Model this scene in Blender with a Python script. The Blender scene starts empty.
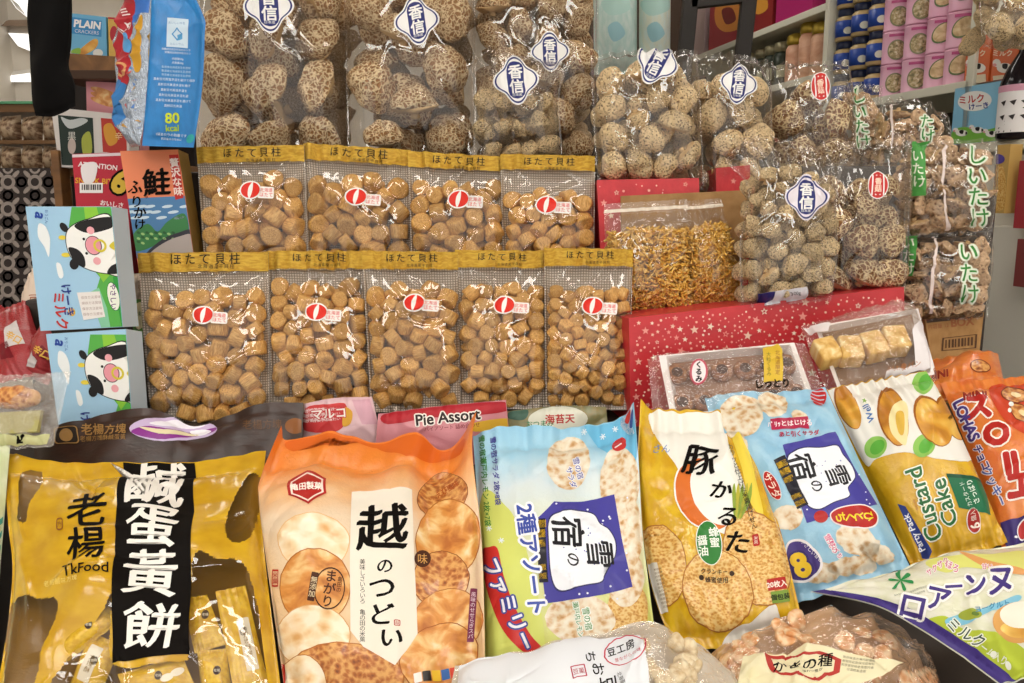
import bpy, bmesh, math, random
import numpy as np
from mathutils import Vector, Matrix, Quaternion, Euler

scn = bpy.context.scene
COL = scn.collection
# ------------------------------------------------------------------ camera
FPX, CX, CY = 850.0, 512.0, 341.5
PITCH = math.radians(9.75)
CAMZ = 1.5
cam = bpy.data.objects.new('camera', bpy.data.cameras.new('camera'))
COL.objects.link(cam)
cam.location = (0, 0, CAMZ)
cam.rotation_euler = (math.radians(90) - PITCH, 0, 0)
cam.data.sensor_width = 36.0
cam.data.lens = FPX / 1024.0 * 36.0
cam.data.clip_start = 0.02
scn.camera = cam
# ------------------------------------------------------------------ world, exposure
w = bpy.data.worlds.new('world'); scn.world = w; w.use_nodes = True
w.node_tree.nodes['Background'].inputs[0].default_value = (1.0, 0.955, 0.895, 1)
w.node_tree.nodes['Background'].inputs[1].default_value = 0.95
scn.view_settings.view_transform = 'Standard'
scn.view_settings.look = 'None'
scn.view_settings.gamma = 1.0
scn.view_settings.use_curve_mapping = False
scn.view_settings.exposure = 0.0
scn.cycles.transparent_max_bounces = 24
scn.cycles.max_bounces = 8
scn.cycles.sample_clamp_indirect = 6.0
LAMP_STRENGTH = 10.6          # the unseen ceiling panels, added below with housings

# ------------------------------------------------------------------ small helpers
def lin(c):
    c = c / 255.0
    return c / 12.92 if c <= 0.04045 else ((c + 0.055) / 1.055) ** 2.4
def hx(s):
    return (lin(int(s[0:2], 16)), lin(int(s[2:4], 16)), lin(int(s[4:6], 16)), 1.0)

def ray(px, py):
    x = (px - CX) / FPX; y = (CY - py) / FPX
    c, s = math.cos(PITCH), math.sin(PITCH)
    return np.array([x, c + y * s, -s + y * c])
def P(px, py, Y):
    d = ray(px, py); t = Y / d[1]
    return np.array([0, 0, CAMZ]) + d * t
def PZ(px, py, z):
    d = ray(px, py); t = (z - CAMZ) / d[2]
    return np.array([0, 0, CAMZ]) + d * t
def proj(A):
    A = np.asarray(A, float)
    c, s = math.cos(PITCH), math.sin(PITCH)
    y0 = A[..., 1]; z0 = A[..., 2] - CAMZ
    f = y0 * c - z0 * s; u = y0 * s + z0 * c
    return np.stack([CX + FPX * A[..., 0] / f, CY - FPX * u / f], -1)

# ------------------------------------------------------------------ materials
MATS = {}
def nodes_of(name):
    m = bpy.data.materials.new(name); m.use_nodes = True
    nt = m.node_tree
    return m, nt, nt.nodes['Principled BSDF']
def N(nt, kind, **kw):
    n = nt.nodes.new(kind)
    for k, v in kw.items():
        if k.startswith('i_'):
            key = k[2:]
            n.inputs[int(key) if key.isdigit() else key.replace('_', ' ')].default_value = v
        else:
            setattr(n, k, v)
    return n
def ramp(nt, stops, fac=None, mode='LINEAR'):
    r = nt.nodes.new('ShaderNodeValToRGB'); r.color_ramp.interpolation = mode
    els = r.color_ramp.elements
    while len(els) < len(stops): els.new(0.5)
    for e, (p, c) in zip(els, stops): e.position = p; e.color = c if not isinstance(c, str) else hx(c)
    if fac is not None: nt.links.new(fac, r.inputs[0])
    return r
def ink(col, rough=0.38, metal=0.0, coat=0.0, spec=0.25):
    """plain print / paint of one colour"""
    k = ('ink', col, rough, metal, coat, spec)
    if k not in MATS:
        m, nt, b = nodes_of('ink_' + col)
        b.inputs['Base Color'].default_value = hx(col)
        b.inputs['Roughness'].default_value = rough; b.inputs['Metallic'].default_value = metal
        b.inputs['Coat Weight'].default_value = coat; b.inputs['Specular IOR Level'].default_value = spec
        n = N(nt, 'ShaderNodeTexNoise', i_Scale=900.0)
        bp = N(nt, 'ShaderNodeBump', i_Strength=0.02, i_Distance=0.0005)
        nt.links.new(n.outputs[0], bp.inputs['Height']); nt.links.new(bp.outputs[0], b.inputs['Normal'])
        MATS[k] = m
    return MATS[k]
def foil(col, rough=0.3, metal=0.0, coat=0.35, wr=0.12, scale=40.0, col2=None, metal2=None):
    """glossy packet film, lightly crinkled"""
    k = ('foil', col, rough, metal, coat, wr, scale, col2)
    if k not in MATS:
        m, nt, b = nodes_of('packet_' + col)
        b.inputs['Base Color'].default_value = hx(col)
        if col2:
            n2 = N(nt, 'ShaderNodeTexNoise', i_Scale=9.0, i_Detail=3.0)
            r = ramp(nt, [(0.38, col), (0.62, col2)], n2.outputs[0]); nt.links.new(r.outputs[0], b.inputs['Base Color'])
        b.inputs['Roughness'].default_value = rough; b.inputs['Metallic'].default_value = metal
        b.inputs['Coat Weight'].default_value = coat; b.inputs['Coat Roughness'].default_value = 0.12
        n = N(nt, 'ShaderNodeTexNoise', i_Scale=scale, i_Detail=3.0, i_Distortion=0.6)
        bp = N(nt, 'ShaderNodeBump', i_Strength=wr, i_Distance=0.004)
        nt.links.new(n.outputs[0], bp.inputs['Height']); nt.links.new(bp.outputs[0], b.inputs['Normal'])
        nt.links.new(bp.outputs[0], b.inputs['Coat Normal'])
        MATS[k] = m
    return MATS[k]
def film(name='clear', veil=0.05, tint='fff6ec', rough=0.045, wr=0.4, scale=22.0, gloss=1.25):
    """clear cellophane: sees through, mirrors the lamps"""
    k = ('film', name, veil, tint, rough, wr, scale, gloss)
    if k not in MATS:
        m = bpy.data.materials.new('film_' + name); m.use_nodes = True; nt = m.node_tree; nt.nodes.clear()
        out = N(nt, 'ShaderNodeOutputMaterial')
        tr = N(nt, 'ShaderNodeBsdfTransparent'); tr.inputs[0].default_value = (0.975, 0.965, 0.955, 1)
        df = N(nt, 'ShaderNodeBsdfDiffuse'); df.inputs[0].default_value = hx(tint)
        gl = N(nt, 'ShaderNodeBsdfGlossy', i_Roughness=rough); gl.inputs[0].default_value = (1, 1, 1, 1)
        n = N(nt, 'ShaderNodeTexNoise', i_Scale=scale, i_Detail=0.0, i_Distortion=0.6)
        bp = N(nt, 'ShaderNodeBump', i_Strength=wr, i_Distance=0.006)
        nt.links.new(n.outputs[0], bp.inputs['Height'])
        fr = N(nt, 'ShaderNodeLayerWeight', i_Blend=0.5)
        nt.links.new(bp.outputs[0], fr.inputs['Normal']); nt.links.new(bp.outputs[0], gl.inputs['Normal'])
        pw = N(nt, 'ShaderNodeMath', operation='POWER'); pw.inputs[1].default_value = 5.0
        nt.links.new(fr.outputs['Facing'], pw.inputs[0])
        mu = N(nt, 'ShaderNodeMath', operation='MULTIPLY_ADD', use_clamp=True)
        mu.inputs[1].default_value = 0.7 * gloss; mu.inputs[2].default_value = 0.05 * gloss
        nt.links.new(pw.outputs[0], mu.inputs[0])
        a = N(nt, 'ShaderNodeMixShader', i_0=veil); nt.links.new(tr.outputs[0], a.inputs[1]); nt.links.new(df.outputs[0], a.inputs[2])
        c = N(nt, 'ShaderNodeMixShader'); nt.links.new(mu.outputs[0], c.inputs[0])
        nt.links.new(a.outputs[0], c.inputs[1]); nt.links.new(gl.outputs[0], c.inputs[2])
        nt.links.new(c.outputs[0], out.inputs[0])
        MATS[k] = m
    return MATS[k]
def noisy(name, stops, scale=40.0, detail=4.0, rough=0.45, bump=0.2, vor=None, coat=0.0, dist=0.5):
    """printed food / mottled surfaces: UV in metres drives a noise (or cells) through a ramp"""
    k = ('noisy', name)
    if k not in MATS:
        m, nt, b = nodes_of(name)
        uv = N(nt, 'ShaderNodeTexCoord')
        n = N(nt, 'ShaderNodeTexNoise', i_Scale=scale, i_Detail=detail, i_Distortion=dist)
        nt.links.new(uv.outputs['UV'], n.inputs['Vector'])
        fac = n.outputs[0]
        if vor:
            v = N(nt, 'ShaderNodeTexVoronoi', i_Scale=vor); nt.links.new(uv.outputs['UV'], v.inputs['Vector'])
            mx = N(nt, 'ShaderNodeMath', operation='MULTIPLY_ADD'); mx.inputs[1].default_value = 0.45
            nt.links.new(v.outputs['Distance'], mx.inputs[0])
            m2 = N(nt, 'ShaderNodeMath', operation='MULTIPLY'); m2.inputs[1].default_value = 0.7
            nt.links.new(fac, m2.inputs[0]); nt.links.new(m2.outputs[0], mx.inputs[2]); fac = mx.outputs[0]
        r = ramp(nt, stops, fac); nt.links.new(r.outputs[0], b.inputs['Base Color'])
        b.inputs['Roughness'].default_value = rough; b.inputs['Coat Weight'].default_value = coat
        if bump:
            n3 = N(nt, 'ShaderNodeTexNoise', i_Scale=60.0, i_Detail=3.0)
            bp = N(nt, 'ShaderNodeBump', i_Strength=bump, i_Distance=0.003)
            nt.links.new(n3.outputs[0], bp.inputs['Height']); nt.links.new(bp.outputs[0], b.inputs['Normal'])
        MATS[k] = m
    return MATS[k]
def vgrad(name, stops, rough=0.32, coat=0.35, wr=0.25):
    """packet whose printed ground shades from one ink to another down the packet (UV v, 0..1 in second UV)"""
    k = ('vgrad', name)
    if k not in MATS:
        m, nt, b = nodes_of(name)
        uv = N(nt, 'ShaderNodeUVMap', uv_map='norm')
        sp = N(nt, 'ShaderNodeSeparateXYZ'); nt.links.new(uv.outputs[0], sp.inputs[0])
        n2 = N(nt, 'ShaderNodeTexNoise', i_Scale=7.0, i_Detail=2.0)
        ma = N(nt, 'ShaderNodeMath', operation='MULTIPLY_ADD'); ma.inputs[1].default_value = 0.16
        nt.links.new(n2.outputs[0], ma.inputs[0]); nt.links.new(sp.outputs[1], ma.inputs[2])
        r = ramp(nt, stops, ma.outputs[0]); nt.links.new(r.outputs[0], b.inputs['Base Color'])
        b.inputs['Roughness'].default_value = rough; b.inputs['Coat Weight'].default_value = coat
        b.inputs['Coat Roughness'].default_value = 0.12
        n = N(nt, 'ShaderNodeTexNoise', i_Scale=60.0, i_Detail=3.0, i_Distortion=0.6)
        bp = N(nt, 'ShaderNodeBump', i_Strength=wr, i_Distance=0.004)
        nt.links.new(n.outputs[0], bp.inputs['Height']); nt.links.new(bp.outputs[0], b.inputs['Normal'])
        nt.links.new(bp.outputs[0], b.inputs['Coat Normal'])
        MATS[k] = m
    return MATS[k]

# ------------------------------------------------------------------ things made of named mesh parts
def tag(o, label=None, cat=None, group=None, kind=None):
    for k, v in (('label', label), ('category', cat), ('group', group), ('kind', kind)):
        if v: o[k] = v
    return o
class Thing:
    def __init__(s, name, label=None, cat=None, group=None, kind=None):
        s.name, s.meta = name, (label, cat, group, kind)
        s.parts = {}; s.plabel = {}
    def add(s, part, V, F, mat, uv=None, nuv=None, smooth=False):
        """part: '' = the thing's own main mesh ... 'body', 'body/handle', 'leg#2'"""
        V = np.asarray(V, float)
        if len(V) == 0: return
        used = np.unique(np.concatenate([np.asarray(f) for f in F])) if len(F) else np.zeros(0, int)
        if len(used) == 0: return
        if len(used) < len(V):
            re_ = np.full(len(V), -1); re_[used] = np.arange(len(used)); V = V[used]; F = [tuple(re_[list(f)]) for f in F]
            uv = None if uv is None else np.asarray(uv)[used]; nuv = None if nuv is None else np.asarray(nuv)[used]
        if uv is None:
            e = np.ptp(V, axis=0); a = np.argsort(-e)[:2]; uv = V[:, sorted(a)]
        if nuv is None: nuv = np.zeros((len(V), 2))
        s.parts.setdefault(part, []).append((V, F, mat, np.asarray(uv), np.asarray(nuv), smooth))
    def mesh(s, key, name, base):
        Vs, Fs, mi, sm, uvs, nuvs, mats = [], [], [], [], [], [], []
        off = 0
        for V, F, mat, uv, nuv, smooth in s.parts[key]:
            if mat not in mats: mats.append(mat)
            Vs.append(V); uvs.append(uv); nuvs.append(nuv)
            Fs.extend([tuple(int(i) + off for i in f) for f in F]); off += len(V)
            mi.extend([mats.index(mat)] * len(F)); sm.extend([smooth] * len(F))
        V = np.concatenate(Vs) - base; uv = np.concatenate(uvs); nuv = np.concatenate(nuvs)
        me = bpy.data.meshes.new(name)
        me.from_pydata(V.tolist(), [], Fs)
        for m in mats: me.materials.append(m)
        if len(me.polygons) == len(mi):
            me.polygons.foreach_set('material_index', mi); me.polygons.foreach_set('use_smooth', sm)
        li = np.zeros(len(me.loops), int); me.loops.foreach_get('vertex_index', li)
        for nm, arr in (('uv', uv), ('norm', nuv)):
            l = me.uv_layers.new(name=nm); l.data.foreach_set('uv', arr[li].astype(np.float32).ravel())
        me.update()
        return me
    def finish(s):
        allV = np.concatenate([p[0] for k in s.parts for p in s.parts[k]])
        base = np.array([(allV[:, 0].min() + allV[:, 0].max()) / 2, (allV[:, 1].min() + allV[:, 1].max()) / 2, allV[:, 2].min()])
        keys = list(s.parts)
        if len(keys) == 1:
            o = bpy.data.objects.new(s.name, s.mesh(keys[0], s.name, base)); COL.objects.link(o)
            o.location = base; s.root = o; return tag(o, *s.meta)
        root = bpy.data.objects.new(s.name, None); COL.objects.link(root)
        root.location = base; root.empty_display_size = 0.02; tag(root, *s.meta)
        made = {}
        for k in sorted(keys, key=lambda q: q.count('/')):
            nm = k.split('/')[-1].split('#')[0]
            o = bpy.data.objects.new(nm, s.mesh(k, nm, base)); COL.objects.link(o)
            o.parent = made[k.rsplit('/', 1)[0]] if '/' in k and k.rsplit('/', 1)[0] in made else root
            if k in s.plabel: o['label'] = s.plabel[k]
            made[k] = o
        s.root = root
        return root

def box_vf(c, sx, sy, sz):
    x, y, z = sx / 2, sy / 2, sz / 2
    V = np.array([(-x, -y, -z), (x, -y, -z), (x, y, -z), (-x, y, -z), (-x, -y, z), (x, -y, z), (x, y, z), (-x, y, z)]) + np.asarray(c, float)
    return V, [(0, 3, 2, 1), (4, 5, 6, 7), (0, 1, 5, 4), (1, 2, 6, 5), (2, 3, 7, 6), (3, 0, 4, 7)]
def bevel_box(c, sx, sy, sz, b, R=None, seg=2):
    bm = bmesh.new(); bmesh.ops.create_cube(bm, size=1.0)
    bmesh.ops.scale(bm, vec=(sx, sy, sz), verts=bm.verts)
    if b: bmesh.ops.bevel(bm, geom=bm.edges[:], offset=b, segments=seg, affect='EDGES', profile=0.5)
    return bm_out(bm, c, R)
def bm_out(bm, c=(0, 0, 0), R=None):
    bm.verts.index_update()
    V = np.array([v.co[:] for v in bm.verts]); F = [tuple(v.index for v in f.verts) for f in bm.faces]
    bm.free()
    if R is not None: V = V @ np.asarray(R).T
    return V + np.asarray(c, float), F
def lathe(prof, c, seg=20, R=None):
    """prof: (radius, z) from bottom to top, capped"""
    V, F = [], []
    n = len(prof)
    for r, z in prof:
        for k in range(seg):
            a = 2 * math.pi * k / seg; V.append((r * math.cos(a), r * math.sin(a), z))
    for i in range(n - 1):
        for k in range(seg):
            a, b = i * seg + k, i * seg + (k + 1) % seg
            F.append((a, b, b + seg, a + seg))
    F.append(tuple(range(seg - 1, -1, -1))); F.append(tuple(range((n - 1) * seg, n * seg)))
    V = np.array(V)
    if R is not None: V = V @ np.asarray(R).T
    return V + np.asarray(c, float), F
def tube(pts, r, seg=6):
    pts = np.asarray(pts, float); V, F = [], []
    for i, p in enumerate(pts):
        t = pts[min(i + 1, len(pts) - 1)] - pts[max(i - 1, 0)]; t = t / (np.linalg.norm(t) + 1e-9)
        a = np.cross(t, (0, 0, 1)) if abs(t[2]) < 0.9 else np.cross(t, (1, 0, 0)); a /= np.linalg.norm(a); b = np.cross(t, a)
        for k in range(seg):
            q = 2 * math.pi * k / seg; V.append(p + r * (a * math.cos(q) + b * math.sin(q)))
    for i in range(len(pts) - 1):
        for k in range(seg):
            x, y = i * seg + k, i * seg + (k + 1) % seg; F.append((x, y, y + seg, x + seg))
    F.append(tuple(range(seg - 1, -1, -1))); F.append(tuple(range((len(pts) - 1) * seg, len(pts) * seg)))
    return np.array(V), F

# ------------------------------------------------------------------ flat artwork (letters, shapes)
_txt = {}
def text_mesh(body, bold=0.0, spacing=1.0, line=1.0):
    k = (body, bold, spacing, line)
    if k not in _txt:
        c = bpy.data.curves.new('letters', 'FONT'); c.body = body; c.align_x = 'CENTER'; c.align_y = 'CENTER'
        c.offset = bold; c.resolution_u = 3; c.space_character = spacing; c.space_line = line
        o = bpy.data.objects.new('letters', c); COL.objects.link(o)
        dg = bpy.context.evaluated_depsgraph_get(); ev = o.evaluated_get(dg); m = ev.to_mesh()
        V = np.array([v.co[:2] for v in m.vertices]) if len(m.vertices) else np.zeros((0, 2))
        F = [tuple(p.vertices) for p in m.polygons]
        if len(V):
            V = V - (V.max(0) + V.min(0)) / 2
        ev.to_mesh_clear(); bpy.data.objects.remove(o); bpy.data.curves.remove(c)
        _txt[k] = (V, F)
    return _txt[k]
def ell(cx, cy, rx, ry, ang=0, n=28, a0=0, a1=360):
    a = np.radians(np.linspace(a0, a1, n, endpoint=(a1 - a0) < 360)); x = rx * np.cos(a); y = ry * np.sin(a); t = math.radians(ang)
    return np.stack([cx + x * math.cos(t) - y * math.sin(t), cy + x * math.sin(t) + y * math.cos(t)], -1)
def rrect(cx, cy, w, h, ang=0, r=0.2):
    rr = r * min(w, h); pts = []
    for sx, sy, a in ((1, 1, 0), (-1, 1, 90), (-1, -1, 180), (1, -1, 270)):
        for k in range(4):
            q = math.radians(a + 30 * k); pts.append((sx * (w / 2 - rr) + rr * math.cos(q), sy * (h / 2 - rr) + rr * math.sin(q)))
    p = np.array(pts); t = math.radians(ang)
    return np.stack([cx + p[:, 0] * math.cos(t) - p[:, 1] * math.sin(t), cy + p[:, 0] * math.sin(t) + p[:, 1] * math.cos(t)], -1)
def wob(pts, amp, seed=0):
    rs = np.random.RandomState(seed); p = np.asarray(pts, float)
    return p + rs.uniform(-amp, amp, p.shape)
def star(cx, cy, r, ang=0, k=5, inner=0.42):
    a = np.radians(ang + np.arange(2 * k) * 180.0 / k); rr = np.where(np.arange(2 * k) % 2 == 0, r, r * inner)
    return np.stack([cx + rr * np.sin(a), cy - rr * np.cos(a)], -1)
def spline(pts, n=8):
    """closed smooth outline through points"""
    p = np.asarray(pts, float); out = []
    m = len(p)
    for i in range(m):
        a, b, c, d = p[i - 1], p[i], p[(i + 1) % m], p[(i + 2) % m]
        for t in np.linspace(0, 1, n, endpoint=False):
            out.append(0.5 * (2 * b + (c - a) * t + (2 * a - 5 * b + 4 * c - d) * t * t + (3 * b - a - 3 * c + d) * t ** 3))
    return np.array(out)

def curve3(pts, Ya, Yb, n, fr):
    """photo polyline -> n world points, depth running Ya..Yb"""
    p = np.asarray(pts, float); p = p / fr[2] + np.array(fr[:2])
    if len(p) == 2:
        a, b = P(p[0][0], p[0][1], Ya), P(p[1][0], p[1][1], Yb)
        return a + (b - a) * np.linspace(0, 1, n)[:, None]
    L = np.concatenate([[0], np.cumsum(np.linalg.norm(np.diff(p, axis=0), axis=1))]); L /= L[-1]
    t = np.linspace(0, 1, n)
    # Catmull-Rom in 2D then lift
    q = np.vstack([2 * p[0] - p[1], p, 2 * p[-1] - p[-2]]); out = []
    for tt in t:
        i = min(np.searchsorted(L, tt, side='right') - 1, len(p) - 2); f = (tt - L[i]) / max(L[i + 1] - L[i], 1e-9)
        a, b, c, d = q[i], q[i + 1], q[i + 2], q[i + 3]
        xy = 0.5 * (2 * b + (c - a) * f + (2 * a - 5 * b + 4 * c - d) * f * f + (3 * b - a - 3 * c + d) * f ** 3)
        Y = 1.0 / ((1 - tt) / Ya + tt / Yb)
        out.append(P(xy[0], xy[1], Y))
    return np.array(out)

def cut_convex(poly, fn):
    """slice a convex polygon along every whole-number line of fn"""
    d = [fn(p) for p in poly]; lo, hi = min(d), max(d); out = []; rest = poly
    k = math.floor(lo + 1e-4) + 1
    while k < hi - 1e-4:
        a, b = [], []; n = len(rest)
        for i in range(n):
            p, q = rest[i], rest[(i + 1) % n]; dp, dq = fn(p) - k, fn(q) - k
            if dp <= 0: a.append(p)
            if dp >= 0: b.append(p)
            if dp * dq < 0:
                t = dp / (dp - dq); m = (p[0] + (q[0] - p[0]) * t, p[1] + (q[1] - p[1]) * t); a.append(m); b.append(m)
        if len(a) > 2: out.append(a)
        rest = b; k += 1
        if len(rest) < 3: return out
    out.append(rest)
    return out

class Surf:
    """a patch of a real surface, bounded by four edges; artwork is laid on it"""
    def __init__(s, thing, top, bottom, left=None, right=None, Y=(1, 1, 1, 1), T=0.0, nu=40, nv=40, fr=(0, 0, 1.0), m=(.03, .03, .06, .06),
                 p=0.5, gather=0.0, lump=0.0, crease=0, cr_h=0.003, seed=0, part='body', gfreq=9):
        s.t, s.fr, s.part, s.nu, s.nv = thing, fr, part, nu, nv
        yTL, yTR, yBR, yBL = Y
        c0 = curve3(top, yTL, yTR, nu, fr); c1 = curve3(bottom, yBL, yBR, nu, fr)
        d0 = curve3(left or [top[0], bottom[0]], yTL, yBL, nv, fr); d1 = curve3(right or [top[-1], bottom[-1]], yTR, yBR, nv, fr)
        u = np.linspace(0, 1, nu); v = np.linspace(0, 1, nv)
        U, V = np.meshgrid(u, v); s.U, s.V = U, V
        A = (1 - V)[..., None] * c0[None] + V[..., None] * c1[None] + (1 - U)[..., None] * d0[:, None] + U[..., None] * d1[:, None]
        B = ((1 - U) * (1 - V))[..., None] * c0[0] + (U * (1 - V))[..., None] * c0[-1] + ((1 - U) * V)[..., None] * c1[0] + (U * V)[..., None] * c1[-1]
        flat = A - B
        ux = (c0[-1] - c0[0]) + (c1[-1] - c1[0]); vx = (d0[-1] - d0[0]) + (d1[-1] - d1[0])
        n = np.cross(vx, ux); n = n / np.linalg.norm(n)
        ctr = flat[nv // 2, nu // 2]
        if np.dot(n, np.array([0, 0, CAMZ]) - ctr) < 0: n = -n
        s.n, s.flat = n, flat
        s.W = np.linalg.norm(c0[-1] - c0[0]) * .5 + np.linalg.norm(c1[-1] - c1[0]) * .5
        s.H = np.linalg.norm(d0[-1] - d0[0]) * .5 + np.linalg.norm(d1[-1] - d1[0]) * .5
        s.T = T; s.p = p; s.m = m
        prof = s.profile(U, V); s.prof = prof
        smooth = flat + n * (T * prof)[..., None]
        W = np.zeros_like(U); rs = np.random.RandomState(seed + 11)
        if gather:
            for end, dist in ((0, V), (1, 1 - V)):
                g = np.zeros_like(U)
                for k in range(5):
                    g += np.sin(U * 2 * math.pi * gfreq * rs.uniform(.35, 1.2) + rs.uniform(0, 6.28) + V * rs.uniform(-3, 3)) * rs.uniform(.4, 1)
                W += gather * 0.5 * g * np.exp(-np.maximum(dist - m[2 + end], 0) / 0.13)
        if lump:
            for k in range(10):
                a, b = rs.uniform(-1, 1, 2) * (4 + 1.8 * k)
                W += lump * np.sin(U * a * s.W / .18 + V * b * s.H / .22 + rs.uniform(0, 6.28)) / (1 + .35 * k) * np.minimum(prof * 1.5, 1)
        for k in range(crease):
            x0, y0 = rs.uniform(.02, .98, 2)
            # folds start near the rim and run inwards
            if rs.rand() < .65:
                side = rs.randint(4)
                x0, y0 = ((rs.rand(), m[2]), (rs.rand(), 1 - m[3]), (.03, rs.rand()), (.97, rs.rand()))[side]
            an = math.atan2(.5 - y0, .5 - x0) + rs.normal() * .7; ln = rs.uniform(.15, .45)
            dx, dy = math.cos(an), math.sin(an)
            X = (U - x0) * s.W; Yv = (V - y0) * s.H; al = (X * dx + Yv * dy) / (ln * .2); pe = (-X * dy + Yv * dx) / 0.2
            pe = pe + .05 * np.sin(al * 3 + k)
            wd = rs.uniform(.012, .03)
            W += rs.choice([-1, 1], p=[.35, .65]) * cr_h * np.exp(-np.abs(pe) / wd) * np.exp(-((al - .5) / .5) ** 4)
        s.G = smooth + n * W[..., None]; s.Wr = W
        s.smooth = smooth
        s.px = proj(smooth)
        s.layer = 0
    def profile(s, U, V):
        l, r, t, b = s.m
        uu = np.clip((U - l) / (1 - l - r), 0, 1); vv = np.clip((V - t) / (1 - t - b), 0, 1)
        return (np.sin(math.pi * uu).clip(0) ** s.p) * (np.sin(math.pi * vv).clip(0) ** s.p)
    # --- photo pixel -> (u, v)
    def inv(s, q):
        q = np.asarray(q, float); M = s.px.reshape(-1, 2)
        gu = np.gradient(s.px, axis=1) * (s.nu - 1); gv = np.gradient(s.px, axis=0) * (s.nv - 1)
        uv = np.zeros((len(q), 2))
        for i in range(0, len(q), 400):
            d = ((q[i:i + 400, None] - M[None]) ** 2).sum(-1).argmin(1)
            uv[i:i + 400, 0] = (d % s.nu) / (s.nu - 1); uv[i:i + 400, 1] = (d // s.nu) / (s.nv - 1)
        for _ in range(5):
            c = s.samp(s.px, uv); a = s.samp(gu, uv); b = s.samp(gv, uv); e = q - c
            det = a[:, 0] * b[:, 1] - a[:, 1] * b[:, 0]; det = np.where(np.abs(det) < 1e-6, 1e-6, det)
            du = (e[:, 0] * b[:, 1] - e[:, 1] * b[:, 0]) / det; dv = (a[:, 0] * e[:, 1] - a[:, 1] * e[:, 0]) / det
            uv = np.clip(uv + np.clip(np.stack([du, dv], -1), -.15, .15), 0.004, 0.996)
        return uv
    def samp(s, A, uv):
        x = uv[:, 0] * (s.nu - 1); y = uv[:, 1] * (s.nv - 1)
        i = np.clip(x.astype(int), 0, s.nu - 2); j = np.clip(y.astype(int), 0, s.nv - 2); fx = (x - i)[:, None]; fy = (y - j)[:, None]
        return (A[j, i] * (1 - fx) * (1 - fy) + A[j, i + 1] * fx * (1 - fy) + A[j + 1, i] * (1 - fx) * fy + A[j + 1, i + 1] * fx * fy)
    def at_uv(s, u, v, h=0.0):
        return s.samp(s.G, np.array([[u, v]], float))[0] + s.n * h
    # --- artwork, cut along the surface's own triangles so that it lies flush on them
    def tri(s, A, g):
        i = np.clip(g[:, 0].astype(int), 0, s.nu - 2); j = np.clip(g[:, 1].astype(int), 0, s.nv - 2)
        fx = (g[:, 0] - i)[:, None]; fy = (g[:, 1] - j)[:, None]
        p00, p10, p01, p11 = A[j, i], A[j, i + 1], A[j + 1, i], A[j + 1, i + 1]
        return np.where(fx + fy <= 1, p00 + fx * (p10 - p00) + fy * (p01 - p00), p11 + (1 - fx) * (p01 - p11) + (1 - fy) * (p10 - p11))
    def lay_on(s, g, F, mat, lay, part):
        polys = []
        gl = [tuple(x) for x in g.tolist()]
        for f in F:
            pc = [[gl[i] for i in f]]
            for fn in ((lambda p: p[0]), (lambda p: p[1]), (lambda p: p[0] + p[1])):
                out = []
                for q in pc: out += cut_convex(q, fn)
                pc = out
            polys += pc
        idx, V, FF, cell = {}, [], [], []
        for q in polys:
            r = []
            for x, y in q:
                k = (round(x * 4096), round(y * 4096))
                if k not in idx: idx[k] = len(V); V.append((x, y))
                if not r or r[-1] != idx[k]: r.append(idx[k])
            if len(r) > 2 and r[0] == r[-1]: r.pop()
            if len(set(r)) > 2: FF.append(tuple(r))
        if not FF: return
        V = np.array(V); uv = V / np.array([s.nu - 1, s.nv - 1])
        X = s.tri(s.G, V) + s.n * (0.0004 + 0.00016 * lay)
        s.t.add(part or s.part, X, FF, mat, uv * np.array([s.W, s.H]), uv, True)
    def flatart(s, V2, F, mat, lay, part=None, step=30.0):
        if len(V2) == 0: return
        q = V2 / s.fr[2] + np.array(s.fr[:2])
        bm = bmesh.new(); vs = [bm.verts.new((a[0], a[1], 0)) for a in q]
        for f in F:
            try: bm.faces.new([vs[i] for i in f])
            except ValueError: pass
        bmesh.ops.triangulate(bm, faces=[f for f in bm.faces if len(f.verts) > 3])
        for ax in (0, 1):
            lo, hi = q[:, ax].min(), q[:, ax].max(); k = math.ceil(lo / step) * step
            while k < hi and hi - lo > step * 1.3:
                co = [0, 0, 0]; co[ax] = k; no = [0, 0, 0]; no[ax] = 1
                bmesh.ops.bisect_plane(bm, geom=bm.verts[:] + bm.edges[:] + bm.faces[:], plane_co=co, plane_no=no, dist=1e-4)
                k += step
        bmesh.ops.triangulate(bm, faces=[f for f in bm.faces if len(f.verts) > 3])
        bm.verts.index_update(); q = np.array([v.co[:2] for v in bm.verts]); F = [tuple(v.index for v in f.verts) for f in bm.faces]; bm.free()
        s.lay_on(s.inv(q) * np.array([s.nu - 1, s.nv - 1]), F, mat, lay, part)
    def poly(s, pts, mat, lay=1, part=None, step=30.0):
        pts = np.asarray(pts, float); bm = bmesh.new(); vs = [bm.verts.new((a[0], a[1], 0)) for a in pts]
        try: bm.faces.new(vs)
        except ValueError: bm.free(); return
        bmesh.ops.triangulate(bm, faces=bm.faces[:]); bm.verts.index_update()
        F = [tuple(v.index for v in f.verts) for f in bm.faces]; bm.free()
        s.flatart(pts, F, mat, lay, part, step)
    def ring(s, outer, k, mat, lay=1, part=None):
        o = np.asarray(outer, float); c = o.mean(0); i = c + (o - c) * k; n = len(o)
        s.flatart(np.vstack([o, i]), [(a, (a + 1) % n, n + (a + 1) % n, n + a) for a in range(n)], mat, lay, part)
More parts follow.
